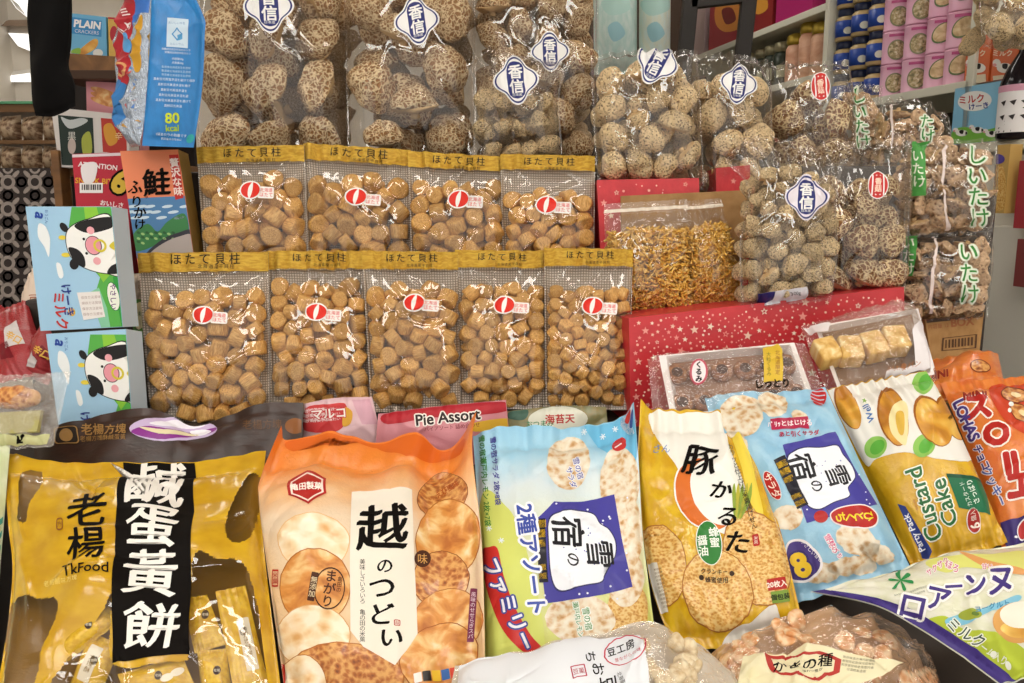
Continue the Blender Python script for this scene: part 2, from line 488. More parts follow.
    def text(s, body, x, y, size, mat, ang=0.0, bold=0.0, lay=3, vert=False, sx=1.0, shear=0.0, part=None, spacing=1.0, line=1.0, rough=0.0):
        V, F = text_mesh('\n'.join(body) if vert else body, 0.0, spacing, line)
        if len(V) == 0: return
        V = V.copy()
        if rough:        # broad-nib strokes
            sh = [(a * .82 * (bold + .012) * 1.5, a * .57 * (bold + .012) * 1.5) for a in (-1, -.5, 0, .5, 1)]
        elif bold > .004 and size / s.fr[2] > 5.5:
            k = 4 if bold < .035 else 12
            sh = ([(0, 0)] if k > 4 else []) + [(bold * math.cos(q), bold * math.sin(q)) for q in np.arange(k) * 2 * math.pi / k + .6]
        else: sh = [(0, 0)]
        if rough:
            V = V + rough * np.stack([np.sin(V[:, 1] * 7 + V[:, 0] * 3), np.sin(V[:, 0] * 8 + 1) * .8], -1)
        t = math.radians(ang); V0 = V
        for k, q in enumerate(sh):          # strokes thickened by overlaid passes, each a hair above the last
            V = V0 + np.array(q); X = V[:, 0] * sx * size + shear * V[:, 1] * size; Yv = -V[:, 1] * size
            q = np.stack([x + X * math.cos(t) - Yv * math.sin(t), y + X * math.sin(t) + Yv * math.cos(t)], -1)
            s.flatart(q, F, mat, lay + .07 * k, part)
    def otext(s, body, x, y, size, mat, omat, w=0.05, lay=3, bold=0.01, **k):
        s.text(body, x, y, size, omat, bold=bold + w * 1.6, lay=lay, **k); s.text(body, x, y, size, mat, bold=bold, lay=lay + 1, **k)
    def lines(s, x, y, w, n, gap, mat, size, ang=0, seed=0, part=None, lay=3, words='北海道産原材料名内容量保存方法直射日光高温多湿賞味期限製造者'):
        rs = random.Random(seed)
        k = max(3, int(w / (size * 1.02)))
        t = math.radians(ang)
        for i in range(n):
            st = ''.join(rs.choice(words) for _ in range(k if i < n - 1 else max(2, k * 2 // 3)))
            s.text(st, x - math.sin(t) * gap * i, y + math.cos(t) * gap * i, size, mat, ang=ang, lay=lay, part=part)
    # --- skins
    def front(s, mat, part=None, windows=(), wmat=None):
        F = []
        for j in range(s.nv - 1):
            for i in range(s.nu - 1):
                k = j * s.nu + i; F += [(k, k + 1, k + s.nu), (k + 1, k + s.nu + 1, k + s.nu)]
        args = (np.stack([s.U * s.W, s.V * s.H], -1).reshape(-1, 2), np.stack([s.U, s.V], -1).reshape(-1, 2), True)
        if windows:
            M = s.px.reshape(-1, 2); c = M[np.array(F)].mean(1); hit = np.zeros(len(F), bool)
            for w_ in windows:
                q = np.asarray(w_, float) / s.fr[2] + np.array(s.fr[:2]); r = np.roll(q, -1, 0); inn = np.zeros(len(F), bool)
                for (x1, y1), (x2, y2) in zip(q, r):
                    cr = ((y1 > c[:, 1]) != (y2 > c[:, 1])) & (c[:, 0] < (x2 - x1) * (c[:, 1] - y1) / (y2 - y1 + 1e-12) + x1); inn ^= cr
                hit |= inn
            s.t.add('window', s.G.reshape(-1, 3), [f for f, h in zip(F, hit) if h], wmat, *args)
            F = [f for f, h in zip(F, hit) if not h]
        s.t.add(part or s.part, s.G.reshape(-1, 3), F, mat, *args)
        return F
    def back(s, mat, depth, part=None):
        B = s.flat + s.n * (s.Wr * (1 - s.prof))[..., None] - s.n * (depth * s.prof + 0.0008)[..., None]
        F = [(j * s.nu + i, (j + 1) * s.nu + i, (j + 1) * s.nu + i + 1, j * s.nu + i + 1) for j in range(s.nv - 1) for i in range(s.nu - 1)]
        s.t.add(part or s.part, B.reshape(-1, 3), F, mat, np.stack([s.U * s.W, s.V * s.H], -1).reshape(-1, 2), np.stack([s.U, s.V], -1).reshape(-1, 2), True)
    def strip(s, v0, v1, mat, part=None, u0=0, u1=1, lay=2, n=40, nvv=6):
        """a band of the surface between two heights (seals, headers)"""
        u, v = np.meshgrid(np.linspace(u0, u1, n), np.linspace(v0, v1, nvv))
        g = np.stack([u * (s.nu - 1), v * (s.nv - 1)], -1).reshape(-1, 2)
        F = [(j * n + i, j * n + i + 1, (j + 1) * n + i + 1, (j + 1) * n + i) for j in range(nvv - 1) for i in range(n - 1)]
        s.lay_on(g, F, mat, lay, part)

def carton(thing, top, bottom, Y, depth, mat, fr=(0, 0, 1.0), part='carton', side_mat=None, tilt=0.0):
    """folded box: its printed front face plus the box behind it"""
    f = Surf(thing, top, bottom, Y=Y, T=0, nu=12, nv=12, fr=fr, part=part, m=(0, 0, 0, 0))
    D = -f.n * depth
    c = [f.G[0, 0], f.G[0, -1], f.G[-1, -1], f.G[-1, 0]]
    V = np.array(c + [q + D for q in c])
    thing.add(part, V, [(4, 5, 6, 7), (0, 1, 5, 4), (1, 2, 6, 5), (2, 3, 7, 6), (3, 0, 4, 7)], side_mat or mat, smooth=False)
    f.D = D
    return f
# ------------------------------------------------------------------ the room
def structure(name, V, F, mat):
    t = Thing(name, kind='structure'); t.add('', V, F, mat); return t.finish()
M_WALL = noisy('plaster_wall', [(0.3, 'ddd5c8'), (0.7, 'e9e2d6')], scale=3.0, rough=0.85, bump=0.05)
M_CEIL = noisy('ceiling_board', [(0.3, 'd9cdbd'), (0.7, 'e6dccd')], scale=2.0, rough=0.9, bump=0.03)
M_FLOOR = noisy('floor_tile', [(0.3, '8d8275'), (0.7, 'a3988a')], scale=6.0, rough=0.4, bump=0.05)
def quad(a, b, c, d): return np.array([a, b, c, d], float), [(0, 1, 2, 3)]
V, F = box_vf((0.2, 2.5, -0.05), 7.4, 7.6, 0.1); structure('floor', V, F, M_FLOOR)
V, F = box_vf((0.2, 2.5, 3.05), 7.4, 7.6, 0.1); structure('ceiling', V, F, M_CEIL)
V, F = box_vf((0.2, 6.25, 1.5), 7.4, 0.1, 3.0); structure('wall_back', V, F, M_WALL)
V, F = box_vf((-3.55, 2.5, 1.5), 0.1, 7.6, 3.0); structure('wall_left', V, F, M_WALL)
V, F = box_vf((3.95, 2.5, 1.5), 0.1, 7.6, 3.0); structure('wall_right', V, F, M_WALL)

# unseen ceiling panels, added to light the stall and streak the clear films
m, nt, b = nodes_of('added_lamp_diffuser'); b.inputs['Base Color'].default_value = (1, 1, 1, 1)
b.inputs['Emission Color'].default_value = (1.0, 0.965, 0.90, 1); b.inputs['Emission Strength'].default_value = LAMP_STRENGTH
M_TUBE = m
M_WHITE = ink('f2efe8', 0.4)
def added_lamp(x, y, z, ln, rot, label, wd=.2):
    t = Thing('added_ceiling_light', label, 'light', 'added panel lights on the ceiling')
    R = np.array(Matrix.Rotation(rot, 3, 'Z'))
    V, F = bevel_box((x, y, z + 0.045), ln + .06, wd + .06, 0.05, 0.006, R); t.add('housing', V, F, ink('f4f1ea', 0.4))
    V, F = bevel_box((x, y, z + 0.014), ln, wd, 0.016, 0.004, R); t.add('diffuser', V, F, M_TUBE); t.finish()
for i, (x, y) in enumerate([(-1.7, -1.15), (0, -1.15), (1.7, -1.15), (-1.7, -.6), (0, -.6), (1.7, -.6), (-.9, .5), (.9, .5)]):
    added_lamp(x, y, 2.92, 1.2, 0, 'added unseen panel light on the ceiling above the snack stall')
added_lamp(1.6, 2.3, 2.92, 1.2, 1.4, 'added unseen panel light on the ceiling above the tin shelf')  # this and the following panels are added to brighten the background
added_lamp(-2.3, 3.6, 2.92, 1.2, 1.35, 'added unseen panel light on the ceiling at the back of the shop')
added_lamp(0.3, 3.0, 2.92, 1.2, 0, 'added unseen panel light on the ceiling behind the mushroom bags')
added_lamp(-2.9, 5.0, 2.92, 1.2, 1.5, 'added unseen panel light on the ceiling in the far left corner')  # added to lighten the back left wall
added_lamp(1.5, 4.6, 2.92, 1.2, 1.4, 'added unseen panel light on the ceiling at the far end of the tin shelf')
added_lamp(-1.3, 2.6, 2.92, 1.2, 1.5, 'added unseen panel light on the ceiling above the lattice screen')

# ------------------------------------------------------------------ stepped stand that carries the goods
M_STEP = noisy('dark_board', [(0.3, '2a211b'), (0.7, '3a2e25')], scale=12.0, rough=0.6, bump=0.1)
st = Thing('display_stand', 'dark stepped wooden stand under all the packets of the stall', 'display stand')
def step(part, x0, x1, y0, y1, z0, z1):
    V, F = bevel_box(((x0 + x1) / 2, (y0 + y1) / 2, (z0 + z1) / 2), x1 - x0, y1 - y0, z1 - z0, 0.004); st.add(part, V, F, M_STEP)
step('base', -1.0, 1.0, 0.72, 1.14, 0.0, 0.78)
step('step', -1.0, .24, 1.15, 1.345, 0.0, 1.172)
step('step#2', .24, .80, 1.15, 1.70, 0.0, 1.172)
step('step#3', -.78, .24, 1.35, 1.50, 0.0, 1.335)
step('step#4', -.61, .24, 1.50, 1.95, 0.0, 1.54)
step('step#5', .28, .82, 1.455, 1.75, 1.172, 1.50)
step('step#6', .43, .82, 1.50, 1.75, 1.50, 1.55)
# sloping board for the front packets
Vs = np.array([(-1, .64, .80), (1, .64, .80), (1, 1.16, 1.165), (-1, 1.16, 1.165), (-1, .64, .76), (1, .64, .76), (1, 1.16, 1.12), (-1, 1.16, 1.12)])
st.add('sloping_board', Vs, [(0, 1, 2, 3), (7, 6, 5, 4), (0, 4, 5, 1), (1, 5, 6, 2), (2, 6, 7, 3), (3, 7, 4, 0)], M_STEP)
st.finish()
# ------------------------------------------------------------------ loose goods: dried mushrooms and dried scallops
def mushroom_mat(name, cream, brown, cells, edge, dark=0.0, mode='cell'):
    m, nt, b = nodes_of(name)
    tc = N(nt, 'ShaderNodeTexCoord'); oi = N(nt, 'ShaderNodeObjectInfo')
    ad = N(nt, 'ShaderNodeVectorMath', operation='MULTIPLY_ADD'); ad.inputs[1].default_value = (7.3, 11.1, 5.7)
    nt.links.new(oi.outputs['Random'], ad.inputs[0]); nt.links.new(tc.outputs['Object'], ad.inputs[2])
    wn = N(nt, 'ShaderNodeTexNoise', i_Scale=2.6, i_Detail=3.0); nt.links.new(ad.outputs[0], wn.inputs['Vector'])
    mixv = N(nt, 'ShaderNodeVectorMath', operation='MULTIPLY_ADD'); mixv.inputs[1].default_value = (.5, .5, .5)
    nt.links.new(wn.outputs['Color'], mixv.inputs[0]); nt.links.new(ad.outputs[0], mixv.inputs[2])
    v = N(nt, 'ShaderNodeTexVoronoi', i_Scale=cells, feature='DISTANCE_TO_EDGE' if mode == 'edge' else 'F1')
    nt.links.new(mixv.outputs[0], v.inputs['Vector'])
    fn = N(nt, 'ShaderNodeTexNoise', i_Scale=30.0, i_Detail=3.0); nt.links.new(ad.outputs[0], fn.inputs['Vector'])
    # blotches widen or shrink the cracked plates
    sm = N(nt, 'ShaderNodeMath', operation='MULTIPLY_ADD'); sm.inputs[1].default_value = 0.30
    nt.links.new(wn.outputs[0], sm.inputs[0]); nt.links.new(v.outputs['Distance'], sm.inputs[2])
    s2 = N(nt, 'ShaderNodeMath', operation='MULTIPLY_ADD'); s2.inputs[1].default_value = 0.16
    nt.links.new(fn.outputs[0], s2.inputs[0]); nt.links.new(sm.outputs[0], s2.inputs[2])
    mid = tuple((hx(cream)[i] * .5 + hx(brown)[i] * .5) for i in range(3)) + (1,)
    if mode == 'edge': st_ = [(0.0, cream), (edge - .05, cream), (edge + .01, mid), (edge + .09, brown)]
    else: st_ = [(edge - .16, brown), (edge, mid), (edge + .13, cream), (min(edge + .5, 1), cream)]
    r = ramp(nt, st_, s2.outputs[0])
    hs = N(nt, 'ShaderNodeHueSaturation'); nt.links.new(r.outputs[0], hs.inputs['Color'])
    vm = N(nt, 'ShaderNodeMath', operation='MULTIPLY_ADD'); vm.inputs[1].default_value = 0.35; vm.inputs[2].default_value = 0.92
    nt.links.new(oi.outputs['Random'], vm.inputs[0]); nt.links.new(vm.outputs[0], hs.inputs['Value'])
    nt.links.new(hs.outputs[0], b.inputs['Base Color'])
    b.inputs['Roughness'].default_value = 0.75
    bp = N(nt, 'ShaderNodeBump', i_Strength=1.0, i_Distance=0.0055)
    if mode == 'edge': bp.invert = True
    nt.links.new(s2.outputs[0], bp.inputs['Height']); nt.links.new(bp.outputs[0], b.inputs['Normal'])
    return m
M_MUSH_BIG = mushroom_mat('cracked_mushroom_cap', 'e6cfa6', '95683a', 5.4, 0.325, mode='edge')
M_MUSH_NET = mushroom_mat('netted_mushroom_cap', 'e8d2a4', '825630', 4.0, 0.31, mode='edge')
M_MUSH_SMALL = mushroom_mat('speckled_mushroom_cap', 'efd3a2', '6b4322', 6.2, 0.525)
M_MUSH_FLAT = mushroom_mat('pale_mushroom_cap', 'd8b690', '8a6346', 2.2, 0.5)
M_GILL = ink('c9a878', 0.8)

def mushroom_mesh(seed, mat, flat=0.78, curl=0.25, open_=False, rough=0.06):
    """domed cap with an in-rolled rim, gills below and a short stalk"""
    rs = np.random.RandomState(seed)
    bm = bmesh.new(); bmesh.ops.create_icosphere(bm, subdivisions=4, radius=1.0)
    bm.verts.index_update()
    V = np.array([v.co[:] for v in bm.verts]); F = [tuple(v.index for v in f.verts) for f in bm.faces]; bm.free()
    d = V.copy(); r = np.ones(len(V))
    for k in range(14):
        q = rs.normal(size=3); q /= np.linalg.norm(q); f = rs.uniform(2, 9)
        r += rough * np.sin(f * (d @ q) + rs.uniform(0, 6.28)) / (1 + .25 * f) * 0.95
    z = d[:, 2]; rad = np.hypot(d[:, 0], d[:, 1])
    ang = np.arctan2(d[:, 1], d[:, 0])
    el = 1 + .08 * np.cos(2 * ang + rs.uniform(0, 6)) + .05 * np.cos(3 * ang + rs.uniform(0, 6))
    X = d * (r * el)[:, None]
    up = z >= 0
    X[:, 2] = np.where(up, X[:, 2] * flat, -0.28 * np.sin(np.clip(rad, 0, 1) * math.pi * .98) * (1 + .2 * np.sin(ang * 3)) + (0.05 if not open_ else 0.2) * (1 - rad))
    me = bpy.data.meshes.new('dried_mushroom'); 
    st, sf = lathe([(.20, -.52), (.22, -.42), (.17, -.2), (.22, .1)], (0, 0, 0), 10)
    n0 = len(X)
    me.from_pydata(X.tolist() + st.tolist(), [], F + [tuple(i + n0 for i in f) for f in sf])
    me.materials.append(mat); me.materials.append(M_GILL)
    mi = [1 if all(z[i] < -0.25 for i in f) else 0 for f in F] + [1] * len(sf)
    me.polygons.foreach_set('material_index', mi); me.polygons.foreach_set('use_smooth', [True] * len(mi)); me.update()
    return me
MUSH = {'big': [mushroom_mesh(i, M_MUSH_BIG, .85) for i in range(5)],
        'net': [mushroom_mesh(20 + i, M_MUSH_NET, .9, rough=.045) for i in range(4)],
        'small': [mushroom_mesh(40 + i, M_MUSH_SMALL, .95, rough=.05) for i in range(6)],
        'flat': [mushroom_mesh(60 + i, M_MUSH_FLAT, .4, open_=True, rough=.09) for i in range(5)]}

def scallop_mat():
    m, nt, b = nodes_of('dried_scallop')
    tc = N(nt, 'ShaderNodeTexCoord'); oi = N(nt, 'ShaderNodeObjectInfo')
    ad = N(nt, 'ShaderNodeVectorMath', operation='MULTIPLY_ADD'); ad.inputs[1].default_value = (9.1, 4.3, 6.7)
    nt.links.new(oi.outputs['Random'], ad.inputs[0]); nt.links.new(tc.outputs['Object'], ad.inputs[2])
    sc = N(nt, 'ShaderNodeVectorMath', operation='MULTIPLY'); sc.inputs[1].default_value = (5.0, 5.0, 1.1)
    nt.links.new(ad.outputs[0], sc.inputs[0])
    n = N(nt, 'ShaderNodeTexNoise', i_Scale=1.5, i_Detail=5.0, i_Roughness=0.62); nt.links.new(sc.outputs[0], n.inputs['Vector'])
    r = ramp(nt, [(0.25, '8a5a24'), (0.42, 'bd8840'), (0.58, 'd6a85e'), (0.75, 'e8c788')], n.outputs[0])
    hs = N(nt, 'ShaderNodeHueSaturation'); nt.links.new(r.outputs[0], hs.inputs['Color'])
    vm = N(nt, 'ShaderNodeMath', operation='MULTIPLY_ADD'); vm.inputs[1].default_value = 0.4; vm.inputs[2].default_value = 0.8
    nt.links.new(oi.outputs['Random'], vm.inputs[0]); nt.links.new(vm.outputs[0], hs.inputs['Value'])
    nt.links.new(hs.outputs[0], b.inputs['Base Color']); b.inputs['Roughness'].default_value = 0.5
    b.inputs['Subsurface Weight'].default_value = 0.0
    bp = N(nt, 'ShaderNodeBump', i_Strength=0.6, i_Distance=0.0018)
    nt.links.new(n.outputs[0], bp.inputs['Height']); nt.links.new(bp.outputs[0], b.inputs['Normal'])
    return m
M_SCALLOP = scallop_mat()
def scallop_mesh(seed):
    rs = np.random.RandomState(seed); seg = 26; h = rs.uniform(.62, .85)
    prof = [(.02, -h + .02), (.55, -h), (.86, -h * .97), (.97, -h * .86), (1.0, -h * .5), (.985, 0), (1.0, h * .5), (.96, h * .87), (.84, h * .98), (.5, h), (.02, h - .03)]
    V, F = lathe(prof, (0, 0, 0), seg)
    a = np.arctan2(V[:, 1], V[:, 0]); rr = np.hypot(V[:, 0], V[:, 1])
    k = 1 + .05 * np.cos(2 * a + rs.uniform(0, 6)) + .03 * np.cos(3 * a + rs.uniform(0, 6)) + .015 * np.cos(9 * a)
    V[:, :2] *= k[:, None]; V[:, 0] += .07 * V[:, 2] * rs.uniform(-1, 1); V[:, 2] += .06 * V[:, 0] * rs.uniform(-1, 1)
    # a split across the top face
    s0 = rs.uniform(0, math.pi); dd = np.abs(V[:, 0] * math.sin(s0) - V[:, 1] * math.cos(s0))
    V[:, 2] -= np.where(V[:, 2] > 0, .10 * np.exp(-dd / .10) * (rr < .8), 0)
    me = bpy.data.meshes.new('dried_scallop'); me.from_pydata(V.tolist(), [], F); me.materials.append(M_SCALLOP)
    me.polygons.foreach_set('use_smooth', [True] * len(F)); me.update(); return me
SCAL = [scallop_mesh(i) for i in range(6)]

LOOSE = {'dried_scallop': [], 'dried_mushroom': []}
def fill(bag, kind, meshes, r, label, group, rng, v0=0.12, v1=0.97, u0=.03, u1=.97, dens=1.0, T=None, face=0.6, seed=0, deep=1, jit=.12, top=0.05):
    """settle pieces of radius r (metres) against the front of a clear bag"""
    rs = np.random.RandomState(seed + 5)
    W, H = bag.W, bag.H; T = T if T is not None else bag.T
    for layer in range(1 + deep):
        x0, x1, y0, y1 = u0 * W + r, u1 * W - r, v0 * H + r, v1 * H - r
        n = int(dens * (x1 - x0 + r) * (y1 - y0 + r) / (r * r * 3.05))
        p = np.stack([rs.uniform(x0, x1, n), rs.uniform(y0, y1, n)], -1)
        rad = r * (1 + rs.uniform(-jit, jit, n))
        for it in range(90):
            d = p[:, None] - p[None]; L = np.linalg.norm(d, axis=-1) + np.eye(n) + 1e-9
            ov = np.clip((rad[:, None] + rad[None]) * 1.0 - L, 0, None); np.fill_diagonal(ov, 0)
            p += (d / L[..., None] * ov[..., None]).sum(1) * .35
            p[:, 0] = np.clip(p[:, 0], x0, x1); p[:, 1] = np.clip(p[:, 1], y0 + top * H * np.abs(np.sin(p[:, 0] / W * 9 + seed)), y1)
        for i in range(n):
            uv = np.array([[p[i, 0] / W, p[i, 1] / H]])
            base = bag.samp(bag.flat, uv)[0]; pr = bag.samp(bag.prof[..., None], uv)[0, 0]
            hgt = bag.T * pr - rad[i] * (1.12 if kind == 'dried_mushroom' else 1.02) - .003 - layer * r * 1.55 - rs.uniform(0, .45) * r
            pos = base + bag.n * hgt
            if rs.rand() < face:
                ax = bag.n + rs.normal(size=3) * .45
            else:
                ax = rs.normal(size=3); ax[1] = -abs(ax[1]) * .6
            q = Vector(ax).to_track_quat('Z', 'Y') @ Quaternion((0, 0, 1), rs.uniform(0, 6.28))
            s3 = rad[i] * (1 + rs.uniform(-.06, .06, 3)) if kind == 'dried_mushroom' else rad[i] * np.array([1, 1, 1 + rs.uniform(-.1, .1)])
            LOOSE[kind].append((layer * 100 + rng - r * 40, meshes[rs.randint(len(meshes))], Matrix.LocRotScale(Vector(pos), q, Vector(s3)), label, group))
def place_loose():
    for kind, cat in (('dried_scallop', 'dried scallop'), ('dried_mushroom', 'dried mushroom')):
        L = sorted(LOOSE[kind], key=lambda e: e[0])
        for k, (pr, me, mw, label, group) in enumerate(L[:298]):
            o = bpy.data.objects.new(kind, me); COL.objects.link(o); o.matrix_world = mw; tag(o, label, cat, group)
        rest = L[298:]
        if not rest: continue
        Vs, Fs, mi, off, mats = [], [], [], 0, []
        for pr, me, mw, label, group in rest:
            V = np.empty(len(me.vertices) * 3); me.vertices.foreach_get('co', V); V = V.reshape(-1, 3)
            M = np.array(mw); V = V @ M[:3, :3].T + M[:3, 3]
            for m in me.materials:
                if m not in mats: mats.append(m)
            mp = [mats.index(m) for m in me.materials]
            Vs.append(V); Fs.extend([tuple(i + off for i in p.vertices) for p in me.polygons]); mi.extend([mp[p.material_index] for p in me.polygons]); off += len(V)
        # pattern needs the piece's own scale: keep object space about one piece wide
        k = 0.012
        me = bpy.data.meshes.new(kind + '_fill'); me.from_pydata((np.concatenate(Vs) / k).tolist(), [], Fs)
        for m in mats: me.materials.append(m)
        me.polygons.foreach_set('material_index', mi); me.polygons.foreach_set('use_smooth', [True] * len(mi)); me.update()
        o = bpy.data.objects.new(kind + '_fill', me); COL.objects.link(o); o.scale = (k, k, k)
        tag(o, 'further %ss packed deeper behind the front ones inside the clear bags' % cat, cat, None, 'stuff')
# ------------------------------------------------------------------ scallop bags
def grid_mat():
    m, nt, b = nodes_of('hatched_backing')
    uv = N(nt, 'ShaderNodeUVMap', uv_map='uv'); sp = N(nt, 'ShaderNodeSeparateXYZ'); nt.links.new(uv.outputs[0], sp.inputs[0])
    g = []
    for k in (0, 1):
        mu = N(nt, 'ShaderNodeMath', operation='MULTIPLY'); mu.inputs[1].default_value = 260.0; nt.links.new(sp.outputs[k], mu.inputs[0])
        fr = N(nt, 'ShaderNodeMath', operation='FRACT'); nt.links.new(mu.outputs[0], fr.inputs[0])
        gt = N(nt, 'ShaderNodeMath', operation='GREATER_THAN'); gt.inputs[1].default_value = 0.62; nt.links.new(fr.outputs[0], gt.inputs[0]); g.append(gt)
    mx = N(nt, 'ShaderNodeMath', operation='MAXIMUM'); nt.links.new(g[0].outputs[0], mx.inputs[0]); nt.links.new(g[1].outputs[0], mx.inputs[1])
    r = ramp(nt, [(0.0, 'cfc3b4'), (1.0, '7e7060')], mx.outputs[0]); nt.links.new(r.outputs[0], b.inputs['Base Color'])
    b.inputs['Roughness'].default_value = 0.4
    return m
M_GRID = grid_mat()
M_GOLD = foil('dcb440', rough=0.28, metal=0.55, coat=0.3, wr=0.5, scale=40, col2='c49428')
M_FILM = film('scallop_bag', veil=0.01, wr=0.12, scale=9)
M_BLACK = ink('1d1712', 0.5)
def scallop_bag(c, Y, r, lab, where, seed, rng, gname, tint=None, v0=.25):
    """c: corners TL TR BR BL; lab: sticker centre"""
    t = Thing('scallop_bag', 'clear gold-topped bag of dried scallops, ' + where, 'bag', gname)
    s = Surf(t, [c[0], c[1]], [c[3], c[2]], Y=Y, T=0.036, nu=96, nv=116, m=(.015, .015, .115, .04), p=0.32, gather=.0035, lump=.0016, crease=14, cr_h=.0045, seed=seed, part='film', gfreq=7)
    s.front(M_FILM); s.back(M_GRID, 0.012, 'back_sheet')
    t.plabel['film'] = 'clear crinkled film over the scallops'
    t.plabel['header'] = 'gold band across the top with dark lettering'
    t.plabel['sticker'] = 'red and white oval sticker with a white tag'
    s.strip(0.0, .118, M_GOLD, 'header')
    w = abs(c[1][0] - c[0][0]); hx0 = (c[0][0] + c[1][0]) / 2; hy = (c[0][1] + c[1][1]) / 2 + 6.5
    tl = math.degrees(math.atan2(c[1][1] - c[0][1], c[1][0] - c[0][0]))
    s.text('ほたて貝柱', hx0 + .02 * w, hy, w * .092, M_BLACK, bold=.01, spacing=1.45, part='header', lay=4, ang=tl)
    s.text('北海道産干貝柱', hx0 + .1 * w, hy + 7.5, w * .036, M_BLACK, spacing=1.2, part='header', lay=4, ang=tl)
    x, y = lab; red = ink('de2c1c', .35); wh = ink('f5f1ea', .35)
    s.poly(ell(x - 7.5, y, 11.2, 9.2, -6), wh, 3, 'sticker'); s.poly(rrect(x + 8.5, y + 3, 17, 11.5, 4, .15), wh, 3, 'sticker')
    s.poly(ell(x - 7.5, y, 9.8, 7.8, -6), red, 4, 'sticker'); s.poly(spline([(x - 5.2, y - 8), (x - 5.6, y), (x - 8.8, y + 8), (x - 10.5, y + 4), (x - 9.4, y - 3)], 5), wh, 5, 'sticker')
    s.text('北海道', x + 9, y + .5, 4.4, red, ang=4, part='sticker', lay=5); s.text('ほたて', x + 9, y + 5.2, 4.8, red, ang=4, bold=.02, part='sticker', lay=5)
    if r > 0: fill(s, 'dried_scallop', SCAL, r, 'golden dried scallop in the bag ' + where, 'dried scallops in the bag ' + where, rng, v0=v0, v1=.985, face=.42, seed=seed, dens=.93)
    t.finish(); return s
FR = 'scallop bags in the front row'
scallop_bag([(137, 253), (269, 252), (270, 424), (151, 428)], (1.295, 1.29, 1.21, 1.21), .0143, (211, 315), 'leftmost of the front row, beside the milk cartons', 1, 1.25, FR, v0=.19)
scallop_bag([(268, 251), (367, 251), (372, 414), (271, 414)], (1.30, 1.30, 1.22, 1.22), .0130, (324, 312), 'second from the left in the front row', 2, 1.26, FR, v0=.17)
scallop_bag([(362, 251), (458, 252), (461, 412), (371, 412)], (1.29, 1.29, 1.21, 1.21), .0130, (422, 303), 'middle one of the front row', 3, 1.25, FR, v0=.2)
scallop_bag([(455, 250), (546, 251), (547, 409), (460, 409)], (1.295, 1.295, 1.215, 1.215), .0118, (512, 305), 'fourth from the left in the front row', 4, 1.255, FR, v0=.2)
scallop_bag([(544, 248), (633, 249), (629, 410), (546, 410)], (1.28, 1.28, 1.205, 1.205), .0102, (600, 306), 'rightmost of the front row, beside the red star box', 5, 1.25, FR, v0=.23)
BR_ = 'scallop bags in the back row'
scallop_bag([(196, 147), (304, 145), (309, 288), (206, 288)], (1.445, 1.445, 1.40, 1.40), .0158, (258, 190), 'leftmost of the back row, beside the salmon packet', 6, 1.42, BR_, v0=.18)
scallop_bag([(303, 143), (411, 150), (412, 288), (309, 288)], (1.45, 1.45, 1.40, 1.40), .0158, (364, 197), 'second from the left in the back row', 7, 1.42, BR_, v0=.18)
scallop_bag([(408, 151), (506, 157), (505, 288), (412, 288)], (1.44, 1.44, 1.395, 1.395), .0150, (466, 199), 'third from the left in the back row', 8, 1.42, BR_, v0=.18)
scallop_bag([(500, 154), (595, 156), (594, 288), (504, 288)], (1.43, 1.43, 1.39, 1.39), .0140, (554, 205), 'rightmost of the back row, below the small mushroom bag', 9, 1.41, BR_, v0=.25)

# ------------------------------------------------------------------ mushroom bags
M_MFILM = film('mushroom_bag', veil=0.012, wr=0.16, scale=9)
M_MFILM2 = film('milky_bag', veil=0.10, tint='f7ecec', wr=0.9, scale=26)
BLUE = ink('2c3272', .35); WH = ink('f3f1ee', .35); RED = ink('c9302c', .35); LILAC = ink('e7dfe6', .35)
def quatrefoil(x, y, rx, ry, ang=0):
    a = np.radians(np.arange(0, 360, 6)); r = 1 - .13 * (1 - np.cos(4 * a))
    X, Yv = rx * r * np.cos(a), ry * r * np.sin(a); t = math.radians(ang)
    return np.stack([x + X * math.cos(t) - Yv * math.sin(t), y + X * math.sin(t) + Yv * math.cos(t)], -1)
def koshin(s, x, y, k, ang=0, ground=None):
    g = ground or WH
    s.poly(quatrefoil(x, y, 23 * k, 25 * k, ang), g, 3, 'sticker')
    s.ring(quatrefoil(x, y, 21.3 * k, 23.2 * k, ang), .92, BLUE, 4, 'sticker')
    s.poly(rrect(x, y, 17 * k, 37 * k, ang, .45), BLUE, 4, 'sticker')
    s.text('香信', x, y - 1 * k, 14.5 * k, WH, ang=ang, bold=.03, vert=True, lay=5, part='sticker')
    s.text('日本産', x + math.sin(math.radians(-ang)) * 14.5 * k, y + 14.5 * k, 3.4 * k, WH, ang=ang, lay=5, part='sticker')
    s.t.plabel['sticker'] = 'white four-lobed sticker with a blue centre and white characters'
def redtag(s, x, y, k, ang=0):
    s.poly(ell(x, y, 10 * k, 14 * k, ang), WH, 3, 'sticker'); s.poly(ell(x, y, 9.2 * k, 13 * k, ang), RED, 4, 'sticker')
    for dx in (-5.5, -2, 2, 5.5): s.poly(rrect(x + dx * k, y, 1.3 * k, 20 * k, ang), WH, 5, 'sticker')
    s.poly(rrect(x, y, 7.5 * k, 19 * k, ang, .4), RED, 6, 'sticker'); s.text('香菇', x, y, 7.2 * k, ink('f7d9c4'), ang=ang, vert=True, bold=.03, lay=7, part='sticker')
    s.t.plabel['sticker'] = 'red and white oval sticker'
